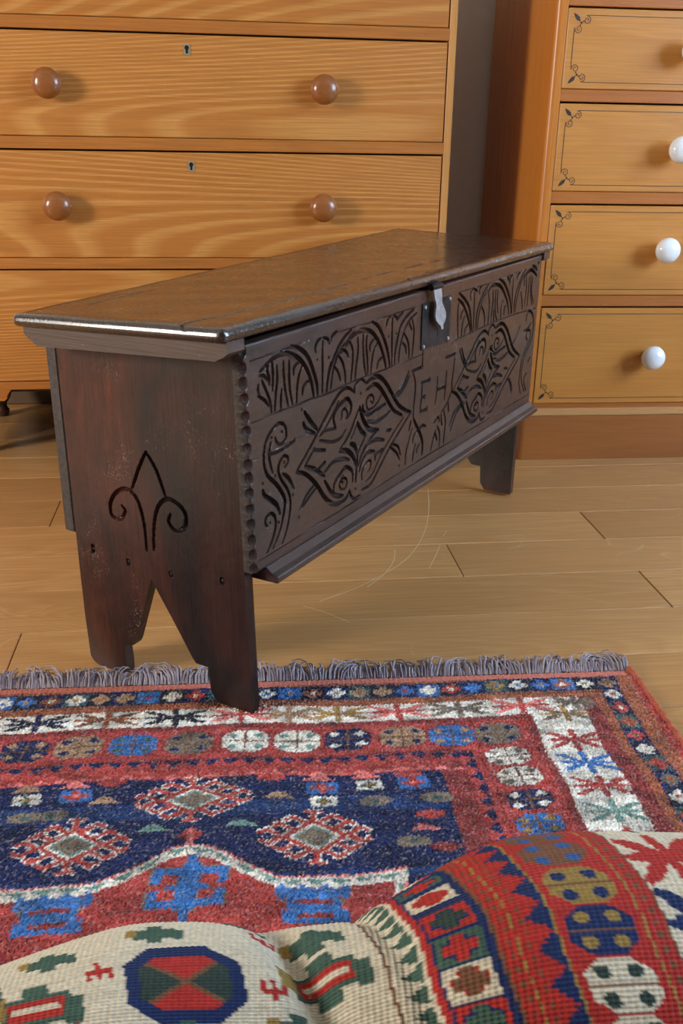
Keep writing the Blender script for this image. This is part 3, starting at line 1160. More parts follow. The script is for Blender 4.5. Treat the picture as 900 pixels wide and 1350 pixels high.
def end_board(x_out, sgn, carved):
    res = .0013 if carved else .004
    zb_ = np.unique(np.concatenate([np.arange(0, .515, res), [.0535, .0550, .0553, .171, .172, .5145]]))
    zf_ = np.unique(np.concatenate([np.arange(.006, .515, res), [.0585, .0590, .0593, .171, .172, .5145]]))
    I = lambda pts: (lambda z: np.interp(z, [p[0] for p in pts], [p[1] for p in pts]))
    b_out = I([(0, .268), (.004, .277), (.012, .283), (.08, .2862), (.15, .2866), (.6, .2866)])
    b_in = I([(0, .2155), (.020, .2150), (.048, .2165), (.0535, .2140), (.0550, .1985), (.062, .1945), (.1715, .1562), (.172, .1555), (.6, .1555)])
    f_in = I([(.006, .0565), (.020, .0665), (.0585, .0690), (.0590, .0885), (.066, .094), (.1715, .1548), (.172, .1555), (.6, .1555)])
    f_out = I([(.0, .0008), (.02, .0), (.6, .0)])

    def depth(Y, Z):
        d = carve(Y, Z, END) if carved else np.zeros_like(Y)
        und = .5 * np.sin(Y / 23 + Z / 90) * np.sin(Z / 61 + 1) + .3 * np.sin(Y / 9 + Z / 140)
        return np.clip(d + .6 + und * .6, 0, 9)
    nb = 110 if carved else 20
    parts = [slab_yz('', None, x_out, sgn, zb_, b_in, b_out, nb, depth), slab_yz('', None, x_out, sgn, zf_, f_out, f_in, nb, depth)]
    # flat soles under the two feet
    for k, (V, F) in enumerate(parts):
        n = (len(zb_), len(zf_))[k]
        F.append(np.array([[0, nb - 1, n * nb + n, n * nb]]))
        F.append(np.array([[(n - 1) * nb, n * nb + n - 1, n * nb + 2 * n - 1, n * nb - 1]]))
    V, F = join(parts)
    o = mesh_np('end_board', rack(V), F, MAT['coffer_end'], cof, smooth=True)
    import bmesh
    bm = bmesh.new(); bm.from_mesh(o.data); bmesh.ops.recalc_face_normals(bm, faces=bm.faces[:]); bm.to_mesh(o.data); bm.free()
    o.data.set_sharp_from_angle(angle=R(50))
    return o


end_board(0.0, 1, True)
end_board(LC_, -1, False)

mb = MB()
mb.box((.0, DC, .2150), (LC_, DC + .0215, .4890), .003)
mb.build('back_board', MAT['endgrain'], cof, warp=rack)
# bottom board: its front edge stands out below the carving as a moulded ledge
mb = MB()
prof = [(-.0160, .2215), (-.0185, .2212), (-.0270, .2140), (-.0345, .2115), (-.0360, .2095), (-.0360, .2030), (-.0345, .2015), (DC, .2015), (DC, .2150), (-.0160, .2170)]
mb.prism(prof, .024, LC_ - .003, 'yz')
mb.build('bottom_board', MAT['coffer_front'], cof, warp=lambda V: rack(np.column_stack([V[:, 0], V[:, 1], V[:, 2] - .006 * V[:, 0] / LC_])))

# lid
x0, x1, y0, y1 = -.0445, LC_ + .050, -.0245, .317
ed = np.array([0, .0006, .0015, .003, .005, .0075, .0105, .013, .0145, .016])
def axis(a, b, step):
    mid = np.linspace(a + .018, b - .018, int((b - a) / step))
    return np.concatenate([a + ed, mid, (b - ed)[::-1]])
ax, ay = axis(x0, x1, .0028), axis(y0, y1, .0022)
X, Yg = np.meshgrid(ax, ay)
d = np.minimum(np.minimum(X - x0, x1 - X), np.minimum(Yg - y0, y1 - Yg))
rr, hh = .0105, .0092
prof = hh * np.sqrt(np.clip(1 - (1 - np.clip(d / rr, 0, 1)) ** 2, 0, 1))
zc = .5293
crack = [(2.6, 4.0, np.array([(-52, 10), (-45, 27), (-38, 39), (-26, 43), (39, 34), (172, 32), (310, 37), (372, 40)], float)),
         (1.6, 2.0, np.array([(372, 40), (520, 44), (700, 40)], float)), (2.0, 2.0, np.array([(40, 262), (110, 268), (190, 262)], float)),
         (7, 5, np.array([(432, -17), (434, -16)], float))]
cd = carve(X * 1000, Yg * 1000, crack) / 1000
wob = .0005 * np.sin(X * 17) * np.sin(Yg * 38 + 1) + .0003 * np.sin(X * 61 + Yg * 40)
moul = .0009 * np.exp(-((d - .0150) / .0012) ** 2)
top = zc + prof + (wob - cd - moul) * np.clip(d / rr, 0, 1)
Vt = np.stack([X, Yg, top], -1).reshape(-1, 3)
Vb = np.stack([X, Yg, zc - prof], -1).reshape(-1, 3)
# softened corners
def soften(V):
    V = V.copy()
    r = .010
    for cx, sx in ((x0, 1), (x1, -1)):
        for cy, sy in ((y0, 1), (y1, -1)):
            lx, ly = (V[:, 0] - cx) * sx, (V[:, 1] - cy) * sy
            m = (lx < r) & (ly < r)
            u_, v_ = lx[m] / r - 1, ly[m] / r - 1
            a = u_ * np.sqrt(1 - v_ * v_ / 2)
            b = v_ * np.sqrt(1 - u_ * u_ / 2)
            V[m, 0] = cx + sx * r * (a + 1)
            V[m, 1] = cy + sy * r * (b + 1)
    return V
ny, nx = X.shape
V = np.vstack([soften(Vt), soften(Vb)])
F = [grid_faces(ny, nx), grid_faces(ny, nx, nx * ny, True)]
mesh_np('lid', rack(V), F, MAT['coffer_lid'], cof, smooth=True)

# cleats under the lid ends
for s in (0, 1):
    po = [(-.0205, .5215), (-.0205, .5085), (-.0155, .5045), (-.002, .4985), (.284, .4955), (.303, .5080), (.306, .5125), (.306, .5215)]
    xa, xb = (-.0345, -.0008) if not s else (LC_ + .0008, LC_ + .0345)
    mb = MB()
    mb.prism(po, xa, xb, 'yz')
    mb.build('lid_cleat', MAT['coffer_grey'], cof, warp=rack)


def on_front(pts, y_out, y_in, name, mat, bev=False):
    mb = MB()
    mb.prism([(a / 1000, fz(a / 1000, b)) for a, b in pts], y_out, y_in)
    return mb.build(name, mat, cof, warp=rack)


plate = on_front([(479, 277), (588, 276.5), (586, 200.5), (478.5, 205)], -TF - .0016, -TF + .001, 'lock_plate', MAT['iron'])
patch = on_front([(488, 204.8), (573, 200.8), (571, 166), (489, 173)], -TF - .0004, -TF + .003, 'repair_patch', MAT['coffer_front'])


def on_plate(cx, cz, prof, name, mat, parent, y=-TF - .0016):
    mb = MB()
    mb.lathe(prof, 14, 'y', (cx / 1000, y, fz(cx / 1000, cz)))
    return mb.build(name, mat, parent, True, warp=rack)


for a, b in ((487, 271), (581, 272), (579.5, 207.5), (484.5, 209.5)):
    on_plate(a, b, [(.0034, .001), (.0034, -.0008), (.0026, -.0022), (.0006, -.0028)], 'nail', MAT['steel'], plate)
mb = MB()
mb.prism([(.5388 + p[0], fz(.54, 225) + p[1]) for p in [(-.0014, -.008), (.0014, -.008), (.0016, .003), (.003, .006), (0, .009), (-.003, .006), (-.0016, .003)]], -TF - .0019, -TF - .001)
mb.build('keyhole', MAT['keyhole_black'], plate, warp=rack)
# hanging hasp: strap, waist, leaf-shaped tongue and tip
ho = [(492.5, 301), (521.5, 301), (523, 286), (522, 277), (526.5, 270), (534, 263), (541.5, 255), (543.5, 249), (541, 243), (536.5, 238.5), (535.5, 231), (530, 231.5), (529, 237.5), (522, 241), (512, 247), (506, 254), (505.5, 260.5), (508.5, 267), (506.5, 272.5), (499, 277), (494, 288)]
# straighten the tongue into a symmetrical hanging piece
prof_h = [(14.2, 301), (14.0, 284), (10.5, 277), (11.5, 272), (17, 264), (20, 256), (18.5, 249), (12, 242), (5, 238), (4, 231)]
cxh = lambda z: 507 + (301 - z) * .36
ho = [(cxh(z) - w, z) for w, z in prof_h] + [(cxh(z) + w, z) for w, z in prof_h[::-1]]
hasp = on_front(ho, -TF - .0125, -TF - .0095, 'hasp', MAT['steel'])
mb = MB()
zz = fz(.507, 301.5)
mb.tube([(.489, -TF - .010, zz), (.525, -TF - .010, zz)], .0048, 12)
mb.build('hinge_knuckle', MAT['iron'], cof, True, warp=rack)
mb = MB()
mb.box((.4945, -TF - .0135, zz), (.5195, -TF + .004, zz + .006), .001)
mb.build('hinge_strap', MAT['iron'], cof, warp=rack)
for yy, z in ((194, 190), (121, 188), (36, 198), (257, 196)):
    mb = MB()
    mb.lathe([(.0030, .0075), (.0030, .0030), (.0022, .0018), (.0005, .0014)], 12, 'x', (0, yy / 1000, z / 1000))
    mb.build('nail', MAT['iron'], cof, True, warp=rack)

# ------------------------------------------------------------------ knotted rug, near end rolled over
RP0 = np.array([.43578, 1.27500])
EX, EY = np.array([.9958, .0916]), np.array([.0916, -.9958])
# local frame: x = a (from the right edge), y = b (from the fringed end), turned by half a circle plus the room angle
rug = empty('rug', (RP0[0], RP0[1], 0), math.atan2(-EX[1], -EX[0]))
tag(rug, 'red and navy knotted wool rug with grey fringe, one end rolled over', 'rug')
RUGW = 1.27

PC = {k: np.array(lin(*v)) for k, v in dict(
    red=(163, 62, 57), dred=(130, 50, 47), navy=(17, 30, 74), white=(214, 208, 196), blue=(52, 104, 164), olive=(116, 102, 88), pink=(204, 112, 106),
    green=(108, 138, 128), rust=(150, 84, 56), black=(24, 28, 44), gold=(150, 118, 66), skirt=(200, 118, 96), teal=(58, 86, 84), tan=(160, 128, 100),
    bred=(164, 42, 36), bnavy=(22, 40, 84), cream=(200, 190, 168), bgreen=(62, 88, 76), bgold=(142, 116, 60), bblue=(44, 84, 140), brown=(112, 74, 52), dgreen=(44, 60, 54)).items()}


class Paint:
    def __init__(s, A, B, base):
        s.A, s.B = A, B
        s.C = np.empty(A.shape + (3,))
        s.C[:] = PC[base]

    def put(s, m, c):
        s.C[m] = PC[c]

    def rect(s, a0, a1, b0, b1, c):
        s.put((s.A >= a0) & (s.A < a1) & (s.B >= b0) & (s.B < b1), c)

    def dia(s, a, b, ra, rb, c, k0=0.0, k1=1.0):
        q = np.abs(s.A - a) / ra + np.abs(s.B - b) / rb
        s.put((q < k1) & (q >= k0), c)

    def octa(s, a, b, ra, rb, c, cut=1.45):
        x, y = np.abs(s.A - a) / ra, np.abs(s.B - b) / rb
        s.put((x < 1) & (y < 1) & (x + y < cut), c)

    def line(s, a0, b0, a1, b1, w, c):
        ta, tb = a1 - a0, b1 - b0
        L2 = max(ta * ta + tb * tb, 1e-6)
        m = (s.A > min(a0, a1) - w) & (s.A < max(a0, a1) + w) & (s.B > min(b0, b1) - w) & (s.B < max(b0, b1) + w)
        t = np.clip(((s.A - a0) * ta + (s.B - b0) * tb) / L2, 0, 1)
        s.put(m & (np.hypot(s.A - a0 - t * ta, s.B - b0 - t * tb) < w / 2), c)

    def star(s, a, b, ra, rb, c, c2=None, w=6.0):
        for k, (cx, cy, ww) in enumerate(((.95, 0, .8), (0, .95, 1.25), (.92, .72, 1.0), (.92, -.72, 1.0))):
            for q in (-1, 1):
                col = c2 if (c2 and k > 1) else c
                s.line(a, b, a + q * ra * cx, b + q * rb * cy, w * ww * .8, col)
                s.line(a + q * ra * cx * .45, b + q * rb * cy * .45, a + q * ra * cx * .8, b + q * rb * cy * .8, w * ww * 1.25, col)
        s.dia(a, b, ra * .20, rb * .25, c)

    def cross(s, a, b, r, rb, c, t=.34):
        s.rect(a - r, a + r, b - rb * t, b + rb * t, c)
        s.rect(a - r * t, a + r * t, b - rb, b + rb, c)

    def hooked(s, a, b, ra, rb, ring, edge, core):
        """lozenge with latch hooks all round"""
        for c, g in ((edge, 2.4), (ring, 0.0)):
            s.dia(a, b, ra * .58 + g * 1.1, rb * .66 + g * .7, c)
            for sx in (-1, 1):
                for sy in (-1, 1):
                    for t in (.20, .60, .98):
                        ca, cb = a + sx * ra * .56 * t, b + sy * rb * .62 * (1 - t)
                        ea, eb = ca + sx * ra * .24, cb + sy * rb * .24
                        s.line(ca, cb, ea, eb, 6.0 + g, c)
                        s.line(ea, eb, ea + sx * 8, eb - sy * 5, 5.6 + g, c)
                s.line(a, b + sx * rb * .5, a, b + sx * rb * .88, 6.5 + g, c)
                s.line(a - 8, b + sx * rb * .92, a + 8, b + sx * rb * .92, 4.5 + g, c)
        s.dia(a, b, ra * .44, rb * .49, edge)
        s.dia(a, b, ra * .38, rb * .42, 'green')
        s.dia(a, b, ra * .31, rb * .33, core)

    def hookbox(s, a, b, ra, rb, c, inner):
        """blue E-armed figure with a stem"""
        s.rect(a - ra * .13, a + ra * .13, b - rb, b + rb, c)
        s.rect(a - ra * .28, a + ra * .28, b - rb * .74, b + rb * .66, c)
        for sx in (-1, 1):
            for y0, y1 in ((-.62, -.40), (.34, .56)):
                s.rect(min(a, a + sx * ra), max(a, a + sx * ra), b + rb * y0, b + rb * y1, c)
            s.rect(min(a + sx * ra, a + sx * ra * .74), max(a + sx * ra, a + sx * ra * .74), b - rb * .62, b - rb * .12, c)
            s.rect(min(a + sx * ra, a + sx * ra * .74), max(a + sx * ra, a + sx * ra * .74), b + rb * .06, b + rb * .56, c)
            s.rect(min(a + sx * ra * .28, a + sx * ra * .55), max(a + sx * ra * .28, a + sx * ra * .55), b - rb * .10, b + rb * .06, c)
        s.rect(a - ra * .07, a + ra * .07, b - rb * .5, b + rb * .4, 'blue' if inner is None else inner)

    def teeth(s, a, b, along, pitch, depth, n, c, sign=1):
        """row of stepped points; along 'a' or 'b'"""
        T, D = (s.A, s.B) if along == 'a' else (s.B, s.A)
        o, p = (a, b) if along == 'a' else (b, a)
        f = np.abs(((T - o) / pitch) % 1 - .5) * 2
        h = (D - p) * sign
        s.put((h >= 0) & (h < depth * np.floor(f * 4 + .5) / 4) & (T >= o) & (T < o + n * pitch), c)


def tint(C, lo=.72, hi=1.22, seed=3, row=.06):
    r = np.random.default_rng(seed)
    k = r.uniform(lo, hi, C.shape[:2] + (1,))
    k2 = 1 + r.normal(0, row, (C.shape[0], 1, 1))
    return np.clip(C * k * k2, 0, 1)


def colour_attr(o, C):
    ca = o.data.color_attributes.new('wool', 'FLOAT_COLOR', 'POINT')
    n = len(o.data.vertices)
    buf = np.ones((n, 4), dtype=np.float32)
    c = C.reshape(-1, 3)
    buf[:len(c), :3] = c
    if len(c) < n:
        buf[len(c):, :3] = PC['tan']
    ca.data.foreach_set('color', buf.ravel())


def wool_mat(name, rough, sheen):
    m = NT(name)
    a = m.n('ShaderNodeVertexColor', layer_name='wool')
    m.l(a.outputs[0], m.b.inputs['Base Color'])
    m.b.inputs['Roughness'].default_value = rough
    m.b.inputs['Sheen Weight'].default_value = sheen
    m.b.inputs['Sheen Roughness'].default_value = .4
    m.b.inputs['Specular IOR Level'].default_value = .3
    return m.m


MAT['pile'] = wool_mat('wool_pile', .8, .25)
MAT['weave'] = wool_mat('woven_back', .85, .08)
MAT['skirt'] = plain('pink_flatweave', lin(200, 118, 98), .85, nscale=300, col2=lin(170, 92, 76), bump=.5)
MAT['selvedge'] = plain('rust_overcast_edge', lin(190, 96, 66), .85, nscale=200, col2=lin(150, 62, 44), bump=.5)
MAT['fringe'] = plain('grey_fringe', lin(168, 158, 164), .9, nscale=60, col2=lin(126, 114, 124))

# ---- pile side
nz0 = np.random.default_rng(21)
ST = 1.9
na, nb = int(1270 / ST) + 1, int((690 - 30) / ST) + 1
ga = np.linspace(0, 1270, na)
gb = np.linspace(31, 690, nb)
Ag, Bg = np.meshgrid(ga, gb)
wobA = 2.5 * np.sin(Bg / 47 + 1) + 1.5 * np.sin(Bg / 19)
wobB = 2.5 * np.sin(Ag / 83) + 1.6 * np.sin(Ag / 31 + 2)
jit = rng.normal(0, .9, (2,) + Ag.shape)
P = Paint(Ag + wobA + jit[0], Bg + wobB + jit[1], 'red')
# outer rust edge and navy guard with small blocks
P.rect(-9, 36, 0, 900, 'rust'); P.rect(-9, 12, 0, 900, 'red')
P.rect(-9, 1400, 0, 36, 'rust')
P.rect(36, 1400, 36, 71, 'navy'); P.rect(36, 66, 36, 900, 'navy')
gcs = ['tan', 'white', 'rust', 'blue', 'white', 'gold', 'blue', 'red', 'white', 'blue', 'tan']
for k in range(38):
    c = gcs[k % 11]; a = 52 + 33 * k
    P.rect(a - 16, a + 16, 39, 69, ('navy', 'teal', 'black', 'navy', 'blue', 'black')[k * 5 % 6])
    P.cross(a, 53.5, 13, 12, c, .42); P.rect(a - 8, a + 8, 48, 60, c); P.rect(a - 3.5, a + 3.5, 50, 57, gcs[(k * 3 + 2) % 11])
gs2 = ['white', 'red', 'rust', 'red', 'white', 'red', 'olive']
for k in range(19):
    c = gs2[k % 7]; b = 84 + 32.5 * k
    P.rect(38, 64, b - 15, b + 15, ('navy', 'black', 'teal')[k % 3])
    P.cross(50.5, b, 12, 12, c, .42); P.rect(43, 58, b - 6, b + 6, c); P.rect(47, 54, b - 3, b + 3, gs2[(k + 3) % 7])
P.rect(66, 1400, 71, 87, 'rust'); P.rect(66, 92, 71, 900, 'rust'); P.rect(80, 105, 87, 900, 'dred')
P.rect(70, 1400, 74, 77, 'brown')
# white main border with eight-rayed stars
P.rect(104, 1400, 87, 126, 'white'); P.rect(104, 181, 87, 900, 'white')
sc = ['gold', 'red', 'brown', 'red', 'gold', 'red', 'black', 'rust', 'navy', 'rust', 'black', 'red', 'navy', 'rust']
P.star(112, 102, 30, 17, 'olive')
P.star(133, 130, 36, 18, 'gold', 'olive')
for k, a in enumerate((188, 278, 363, 447, 513, 578, 667, 758, 850, 940, 1030, 1120, 1210)):
    c = ['red', 'olive', 'red', 'gold', 'tan', 'red', 'black', 'rust', 'navy', 'rust', 'black', 'red', 'navy'][k]
    P.star(a, 105, 43, 19, c, {'red': 'pink', 'rust': 'brown', 'navy': 'black'}.get(c))
for k, (b, c) in enumerate(((191, 'red'), (238, 'blue'), (286, 'red'), (335, 'green'), (384, 'red'), (432, 'blue'), (480, 'gold'), (528, 'red'), (576, 'navy'), (624, 'red'), (672, 'green'))):
    P.star(137, b, 37, 22, c, None)
# red octagon band
P.rect(181, 1400, 126, 137, 'dred'); P.rect(181, 192, 126, 900, 'dred')
def rosette(a, b, ra, rb, c, spot):
    P.octa(a, b, ra + 2.5, rb + 2, 'dred'); P.octa(a, b, ra, rb, c, 1.5)
    for sx in (-1, 1):
        for sy in (-1, 1):
            P.dia(a + sx * ra * .58, b + sy * rb * .52, 8, 6, spot)
    P.rect(a - ra, a + ra, b - 1.2, b + 1.2, 'brown'); P.rect(a - 1.4, a + 1.4, b - rb, b + rb, 'brown')
for k, a in enumerate((237, 299, 365, 438, 504, 572, 645, 716, 785, 852, 920, 988, 1056, 1124)):
    c, s2 = (('olive', 'navy'), ('blue', 'tan'), ('tan', 'navy'), ('navy', 'white'), ('white', 'green'), ('white', 'green'), ('olive', 'navy'), ('blue', 'teal'), ('tan', 'navy'), ('navy', 'tan'))[k % 10]
    rosette(a, 166, 30, 23, c, s2)
for k, b in enumerate((217, 260, 305, 349, 394, 440, 486, 532, 578, 624, 670)):
    c, s2 = (('white', 'olive'), ('white', 'olive'), ('navy', 'white'), ('blue', 'gold'), ('gold', 'navy'), ('navy', 'gold'))[k % 6]
    rosette(234, b, 28, 18, c, s2)
# reciprocal stepped guard, then the plain red-brown band
P.rect(269, 1400, 199, 202, 'dred'); P.rect(268, 271, 199, 900, 'dred')
P.teeth(276, 203, 'a', 24, 13, 42, 'navy'); P.teeth(280, 205, 'b', 24, 15, 22, 'navy')
P.rect(296, 1400, 218, 239, 'red'); P.rect(297, 329, 219, 900, 'dred')
P.teeth(300, 238, 'a', 26, 8, 40, 'pink', -1)
# navy field
P.rect(329, 941, 240, 900, 'navy')
ab = (np.sin(Bg / 9.0) + np.sin(Bg / 23 + 1) > .9) & (Bg > 240) & (Ag > 329) & (Ag < 941)
P.C[ab] = P.C[ab] * .4 + np.array(lin(30, 62, 112)) * .6
for a, b, ra, rb in ((637, 279, 74, 42), (766, 352, 68, 46), (495, 350, 68, 46)):
    P.hooked(a, b, ra, rb, 'red', 'white', 'olive')
# small filler figures
for a, b in ((833, 265), (424, 262), (482, 290)):
    P.rect(a - 16, a + 16, b - 9, b + 9, 'white'); P.cross(a, b, 11, 7, 'teal'); P.rect(a - 4, a + 4, b - 3, b + 3, 'gold')
for a, b in ((776, 265), (482, 264), (369, 262)):
    P.rect(a - 19, a + 19, b - 11, b + 11, 'blue'); P.cross(a, b, 15, 9, 'red'); P.rect(a - 4, a + 4, b - 3, b + 3, 'pink')
for a, b, c in ((833, 244, 'tan'), (778, 244, 'pink'), (483, 244, 'pink'), (426, 243, 'pink'), (741, 276, 'tan'), (537, 278, 'tan'), (368, 343, 'pink'), (679, 327, 'green'), (578, 327, 'green')):
    for t in range(4):
        P.rect(a - 18 + 4 * t, a + 18 - 4 * t, b + 3 - 3 * t, b + 6 - 3 * t, c)
for a, b, c in ((734, 243, 'red'), (541, 244, 'red'), (357, 320, 'red'), (372, 246, 'red'), (350, 378, 'dred')):
    P.cross(a, b, 17, 8, c, .5)
for a, b in ((828, 297), (420, 293), (385, 367), (345, 290), (800, 298)):
    P.octa(a, b, 20, 9, 'olive'); P.rect(a - 5, a + 5, b - 4, b + 4, 'teal')
# red medallion inside a white and green zigzag outline
def edge_b(a):
    return np.interp(a, [330, 392, 396, 461, 535, 569, 611, 635, 654, 697, 731, 800, 876, 880, 941], [900, 900, 409, 414, 416, 396, 366, 360, 363, 396, 414, 417, 409, 900, 900])
eb = edge_b(P.A)
P.put(P.B > eb - 2.5, 'pink'); P.put(P.B > eb, 'white')
zz = np.abs((P.A / 26) % 1 - .5) * 2
P.put((P.B > eb + 3) & (P.B < eb + 3 + 9 * zz), 'green')
inside = (P.B > eb + 15) & (P.A > 411) & (P.A < 861)
P.put(inside, 'red')
P.rect(396, 400, 425, 900, 'pink')
P.teeth(400, 430, 'b', 26, 9, 12, 'green')
P.cross(635, 343, 14, 8, 'red', .5); P.rect(632, 638, 330, 362, 'pink')
P.hookbox(631, 424, 43, 50, 'olive', 'olive'); P.hookbox(631, 424, 40, 48, 'blue', 'blue')
for a in (765, 497):
    P.rect(a - 40, a + 40, 431, 440, 'blue'); P.rect(a - 34, a + 34, 446, 452, 'olive'); P.rect(a - 28, a + 28, 436, 470, 'blue')
    P.rect(a - 20, a + 20, 447, 453, 'dred'); P.rect(a - 34, a + 34, 462, 480, 'blue'); P.rect(a - 18, a + 18, 466, 473, 'dred')
    for q in (-34, -12, 12, 34):
        P.rect(a + q - 4, a + q + 4, 426, 446, 'blue')
mott = np.zeros_like(Ag)
for _ in range(14):
    w1, w2, t0 = nz0.uniform(4, 26), nz0.uniform(4, 20), nz0.uniform(0, 6, 2)
    mott += np.sin(Ag / w1 + t0[0] + Bg / 40) * np.sin(Bg / w2 + t0[1])
P.C *= (1 + .085 * mott)[..., None]
pale = nz0.random(Ag.shape) < .07
P.C[pale] = P.C[pale] * .72 + .28 * np.array(lin(206, 186, 180))
C = tint(P.C, .52, 1.42, 4, .09)
nzh = np.random.default_rng(8)
soft = sum(.0006 * np.sin(Ag / nzh.uniform(20, 70) + nzh.uniform(0, 6)) * np.sin(Bg / nzh.uniform(14, 60) + nzh.uniform(0, 6)) for _ in range(5))
Z = .0066 + nzh.uniform(-.0015, .0013, Ag.shape) + soft
Z[:, [0, -1]] = .002
Z[0] = .003
V = np.stack([Ag / 1000, Bg / 1000, Z], -1).reshape(-1, 3)
Vb = np.array([[0, .031, .0003], [1.27, .031, .0003], [1.27, .69, .0003], [0, .69, .0003]])
o0 = len(V)
pile = mesh_np('pile', np.vstack([V, Vb]), [grid_faces(nb, na), np.array([[o0, o0 + 3, o0 + 2, o0 + 1], [0, na - 1, o0 + 1, o0], [na - 1, nb * na - 1, o0 + 2, o0 + 1], [(nb - 1) * na, 0, o0, o0 + 3]])], MAT['pile'], rug)
colour_attr(pile, C)
tag(pile, 'soft red, navy and white knotted pile')

# ---- plain woven skirt and fringe at the far end
n1 = 500
xs = np.linspace(0, 1.27, n1)
ys = np.linspace(.013, .0335, 12)
Xs, Ys = np.meshgrid(xs, ys)
Zs = .0032 + .0007 * np.sin(Xs * 1000 / 1.27) * np.where(np.arange(12) % 2, 1, -1)[:, None]
Zs[0] = .0006
mesh_np('flatweave_skirt', np.stack([Xs, Ys, Zs], -1).reshape(-1, 3), grid_faces(12, n1), MAT['skirt'], rug)
mb = MB()
r = random.Random(5)
x = .004
while x < 1.266:
    hgt = r.uniform(.65, 1.25)
    lean = .8 * math.sin(x * 61) * math.sin(x * 23 + 1)
    for q in range(r.choice((3, 4, 5))):
        px_ = x + r.uniform(-.0018, .0018)
        b = .0125 + r.uniform(-.002, .002)
        ln = r.uniform(.022, .036) * hgt
        tw = lean + r.uniform(-.45, .45)
        lift = r.uniform(.35, .95)
        pts = []
        z = .0032
        for i in range(5):
            t = i / 4
            pts.append((px_ + tw * ln * t * t + r.uniform(-.0035, .0035) * t, b - ln * t * (1 - .35 * lift * t), max(.0018, z + lift * ln * math.sin(t * 2.3) * .62)))
        mb.tube(pts, [.0012, .0016, .0015, .0011, .0006], 4)
    x += r.uniform(.0030, .0050)
fr = mb.build('fringe', MAT['fringe'], rug)
tag(fr, 'frizzy grey-lilac warp fringe', kind='stuff')
mb = MB()
mb.tube([(-.001 + .0012 * math.sin(i * 1.3), .010 + .0045 * i, .0045) for i in range(150)], [.0044 + .0005 * (i % 2) for i in range(150)], 8)
mb.build('selvedge', MAT['selvedge'], rug, True)
mb = MB()
mb.tube([(1.271, .010 + .0045 * i, .0045) for i in range(150)], .0044, 8)
mb.build('selvedge', MAT['selvedge'], rug, True)

# ---- rolled end, woven back outward
RA = np.linspace(0, 1.26, 22)
RRAD = np.array([.1092, .1106, .112, .1135, .1145, .1145, .1119, .0983, .0821, .0802, .083, .0827, .0753, .0672, .0664, .0682, .0701, .0719, .0738, .0756, .0774, .0793])
BRC = .675
na2, nphi = 560, 400
aa = np.linspace(0, 1.27, na2)
ph = np.linspace(-75, 262, nphi)
Aq, Pq = np.meshgrid(aa, ph)
def smooth_r(a):
    k = sum(np.interp(a + d, RA, RRAD) for d in (-.018, -.009, 0, .009, .018)) / 5
    return k
Rq = smooth_r(Aq) + .0022 * np.sin(Aq * 19 + Pq / 31) * np.sin(Pq / 37 + 1)
# a slack fold runs down between the two humps
fold = np.exp(-((Aq - (.545 - .0006 * (Pq - 60))) / .016) ** 2)
Rq = Rq - .010 * fold * np.clip((Pq - 25) / 60, 0, 1)
fold2 = np.exp(-((Aq - (.470 - .0005 * (Pq - 60))) / .010) ** 2)
Rq = Rq - .004 * fold2
rib = np.where(np.arange(na2) % 2, .00030, -.00030)[None] * np.ones_like(Aq)
knot = np.where(np.arange(nphi) % 2, .0003, -.0003)[:, None]
Rr = Rq + rib + knot
PR = np.radians(Pq)
V = np.stack([Aq, BRC - Rr * np.cos(PR), .0055 + Rq + Rr * np.sin(PR)], -1)
Ap = Aq * 1000 + .36 * (Pq - 60)
Q = Paint(Ap + 1.2 * np.sin(Pq / 7), Pq.copy(), 'cream')
# cream outer border with red and dark star leaves
for k, (b, c) in enumerate(((40, 'bnavy'), (82, 'bred'), (112, 'bnavy'), (142, 'bred'), (172, 'bgreen'), (202, 'bred'))):
    Q.star(247, b, 33, 17, c, None)
    Q.star(160, b + 12, 30, 15, ('bred', 'bgreen', 'bnavy')[k % 3], None)
Q.rect(-50, 110, -90, 300, 'bred'); Q.rect(20, 80, -90, 300, 'bnavy')
# red octagon border
Q.rect(281, 406, -90, 300, 'bred')
Q.rect(281, 283, -90, 300, 'brown'); Q.rect(297, 299, -90, 300, 'bgold'); Q.rect(362, 364, -90, 300, 'bgold'); Q.rect(391, 392.6, -90, 300, 'bgold'); Q.rect(403, 406, -90, 300, 'brown')
for k in range(70):
    Q.rect(287, 292, -90 + k * 5, -87.5 + k * 5, 'brown'); Q.rect(383, 386, -90 + k * 5, -87.5 + k * 5, 'brown'); Q.rect(396, 399, -88 + k * 5, -85.5 + k * 5, 'brown')
for k, b in enumerate((37, 56, 74.5, 94, 113, 132, 151, 170, 189)):
    c, s2 = (('bnavy', 'bgold'), ('brown', 'bblue'), ('brown', 'bblue'), ('bgold', 'bnavy'), ('bnavy', 'bgold'), ('cream', 'dgreen'), ('bgreen', 'cream'))[min(k, 6) if k < 6 else 5 + (k % 2)]
    Q.octa(331, b, 25, 9.2, c, 1.45)
    for sx in (-1, 1):
        for sy in (-1, 1):
            Q.octa(331 + sx * 12, b + sy * 4.6, 5.5, 2.2, s2, 1.5)
    Q.rect(306, 356, b - .35, b + .35, 'brown')
# stepped blue points on red
Q.rect(364, 366, -90, 300, 'bnavy')
Q.teeth(366, -80, 'b', 12.4, 15, 30, 'bnavy')
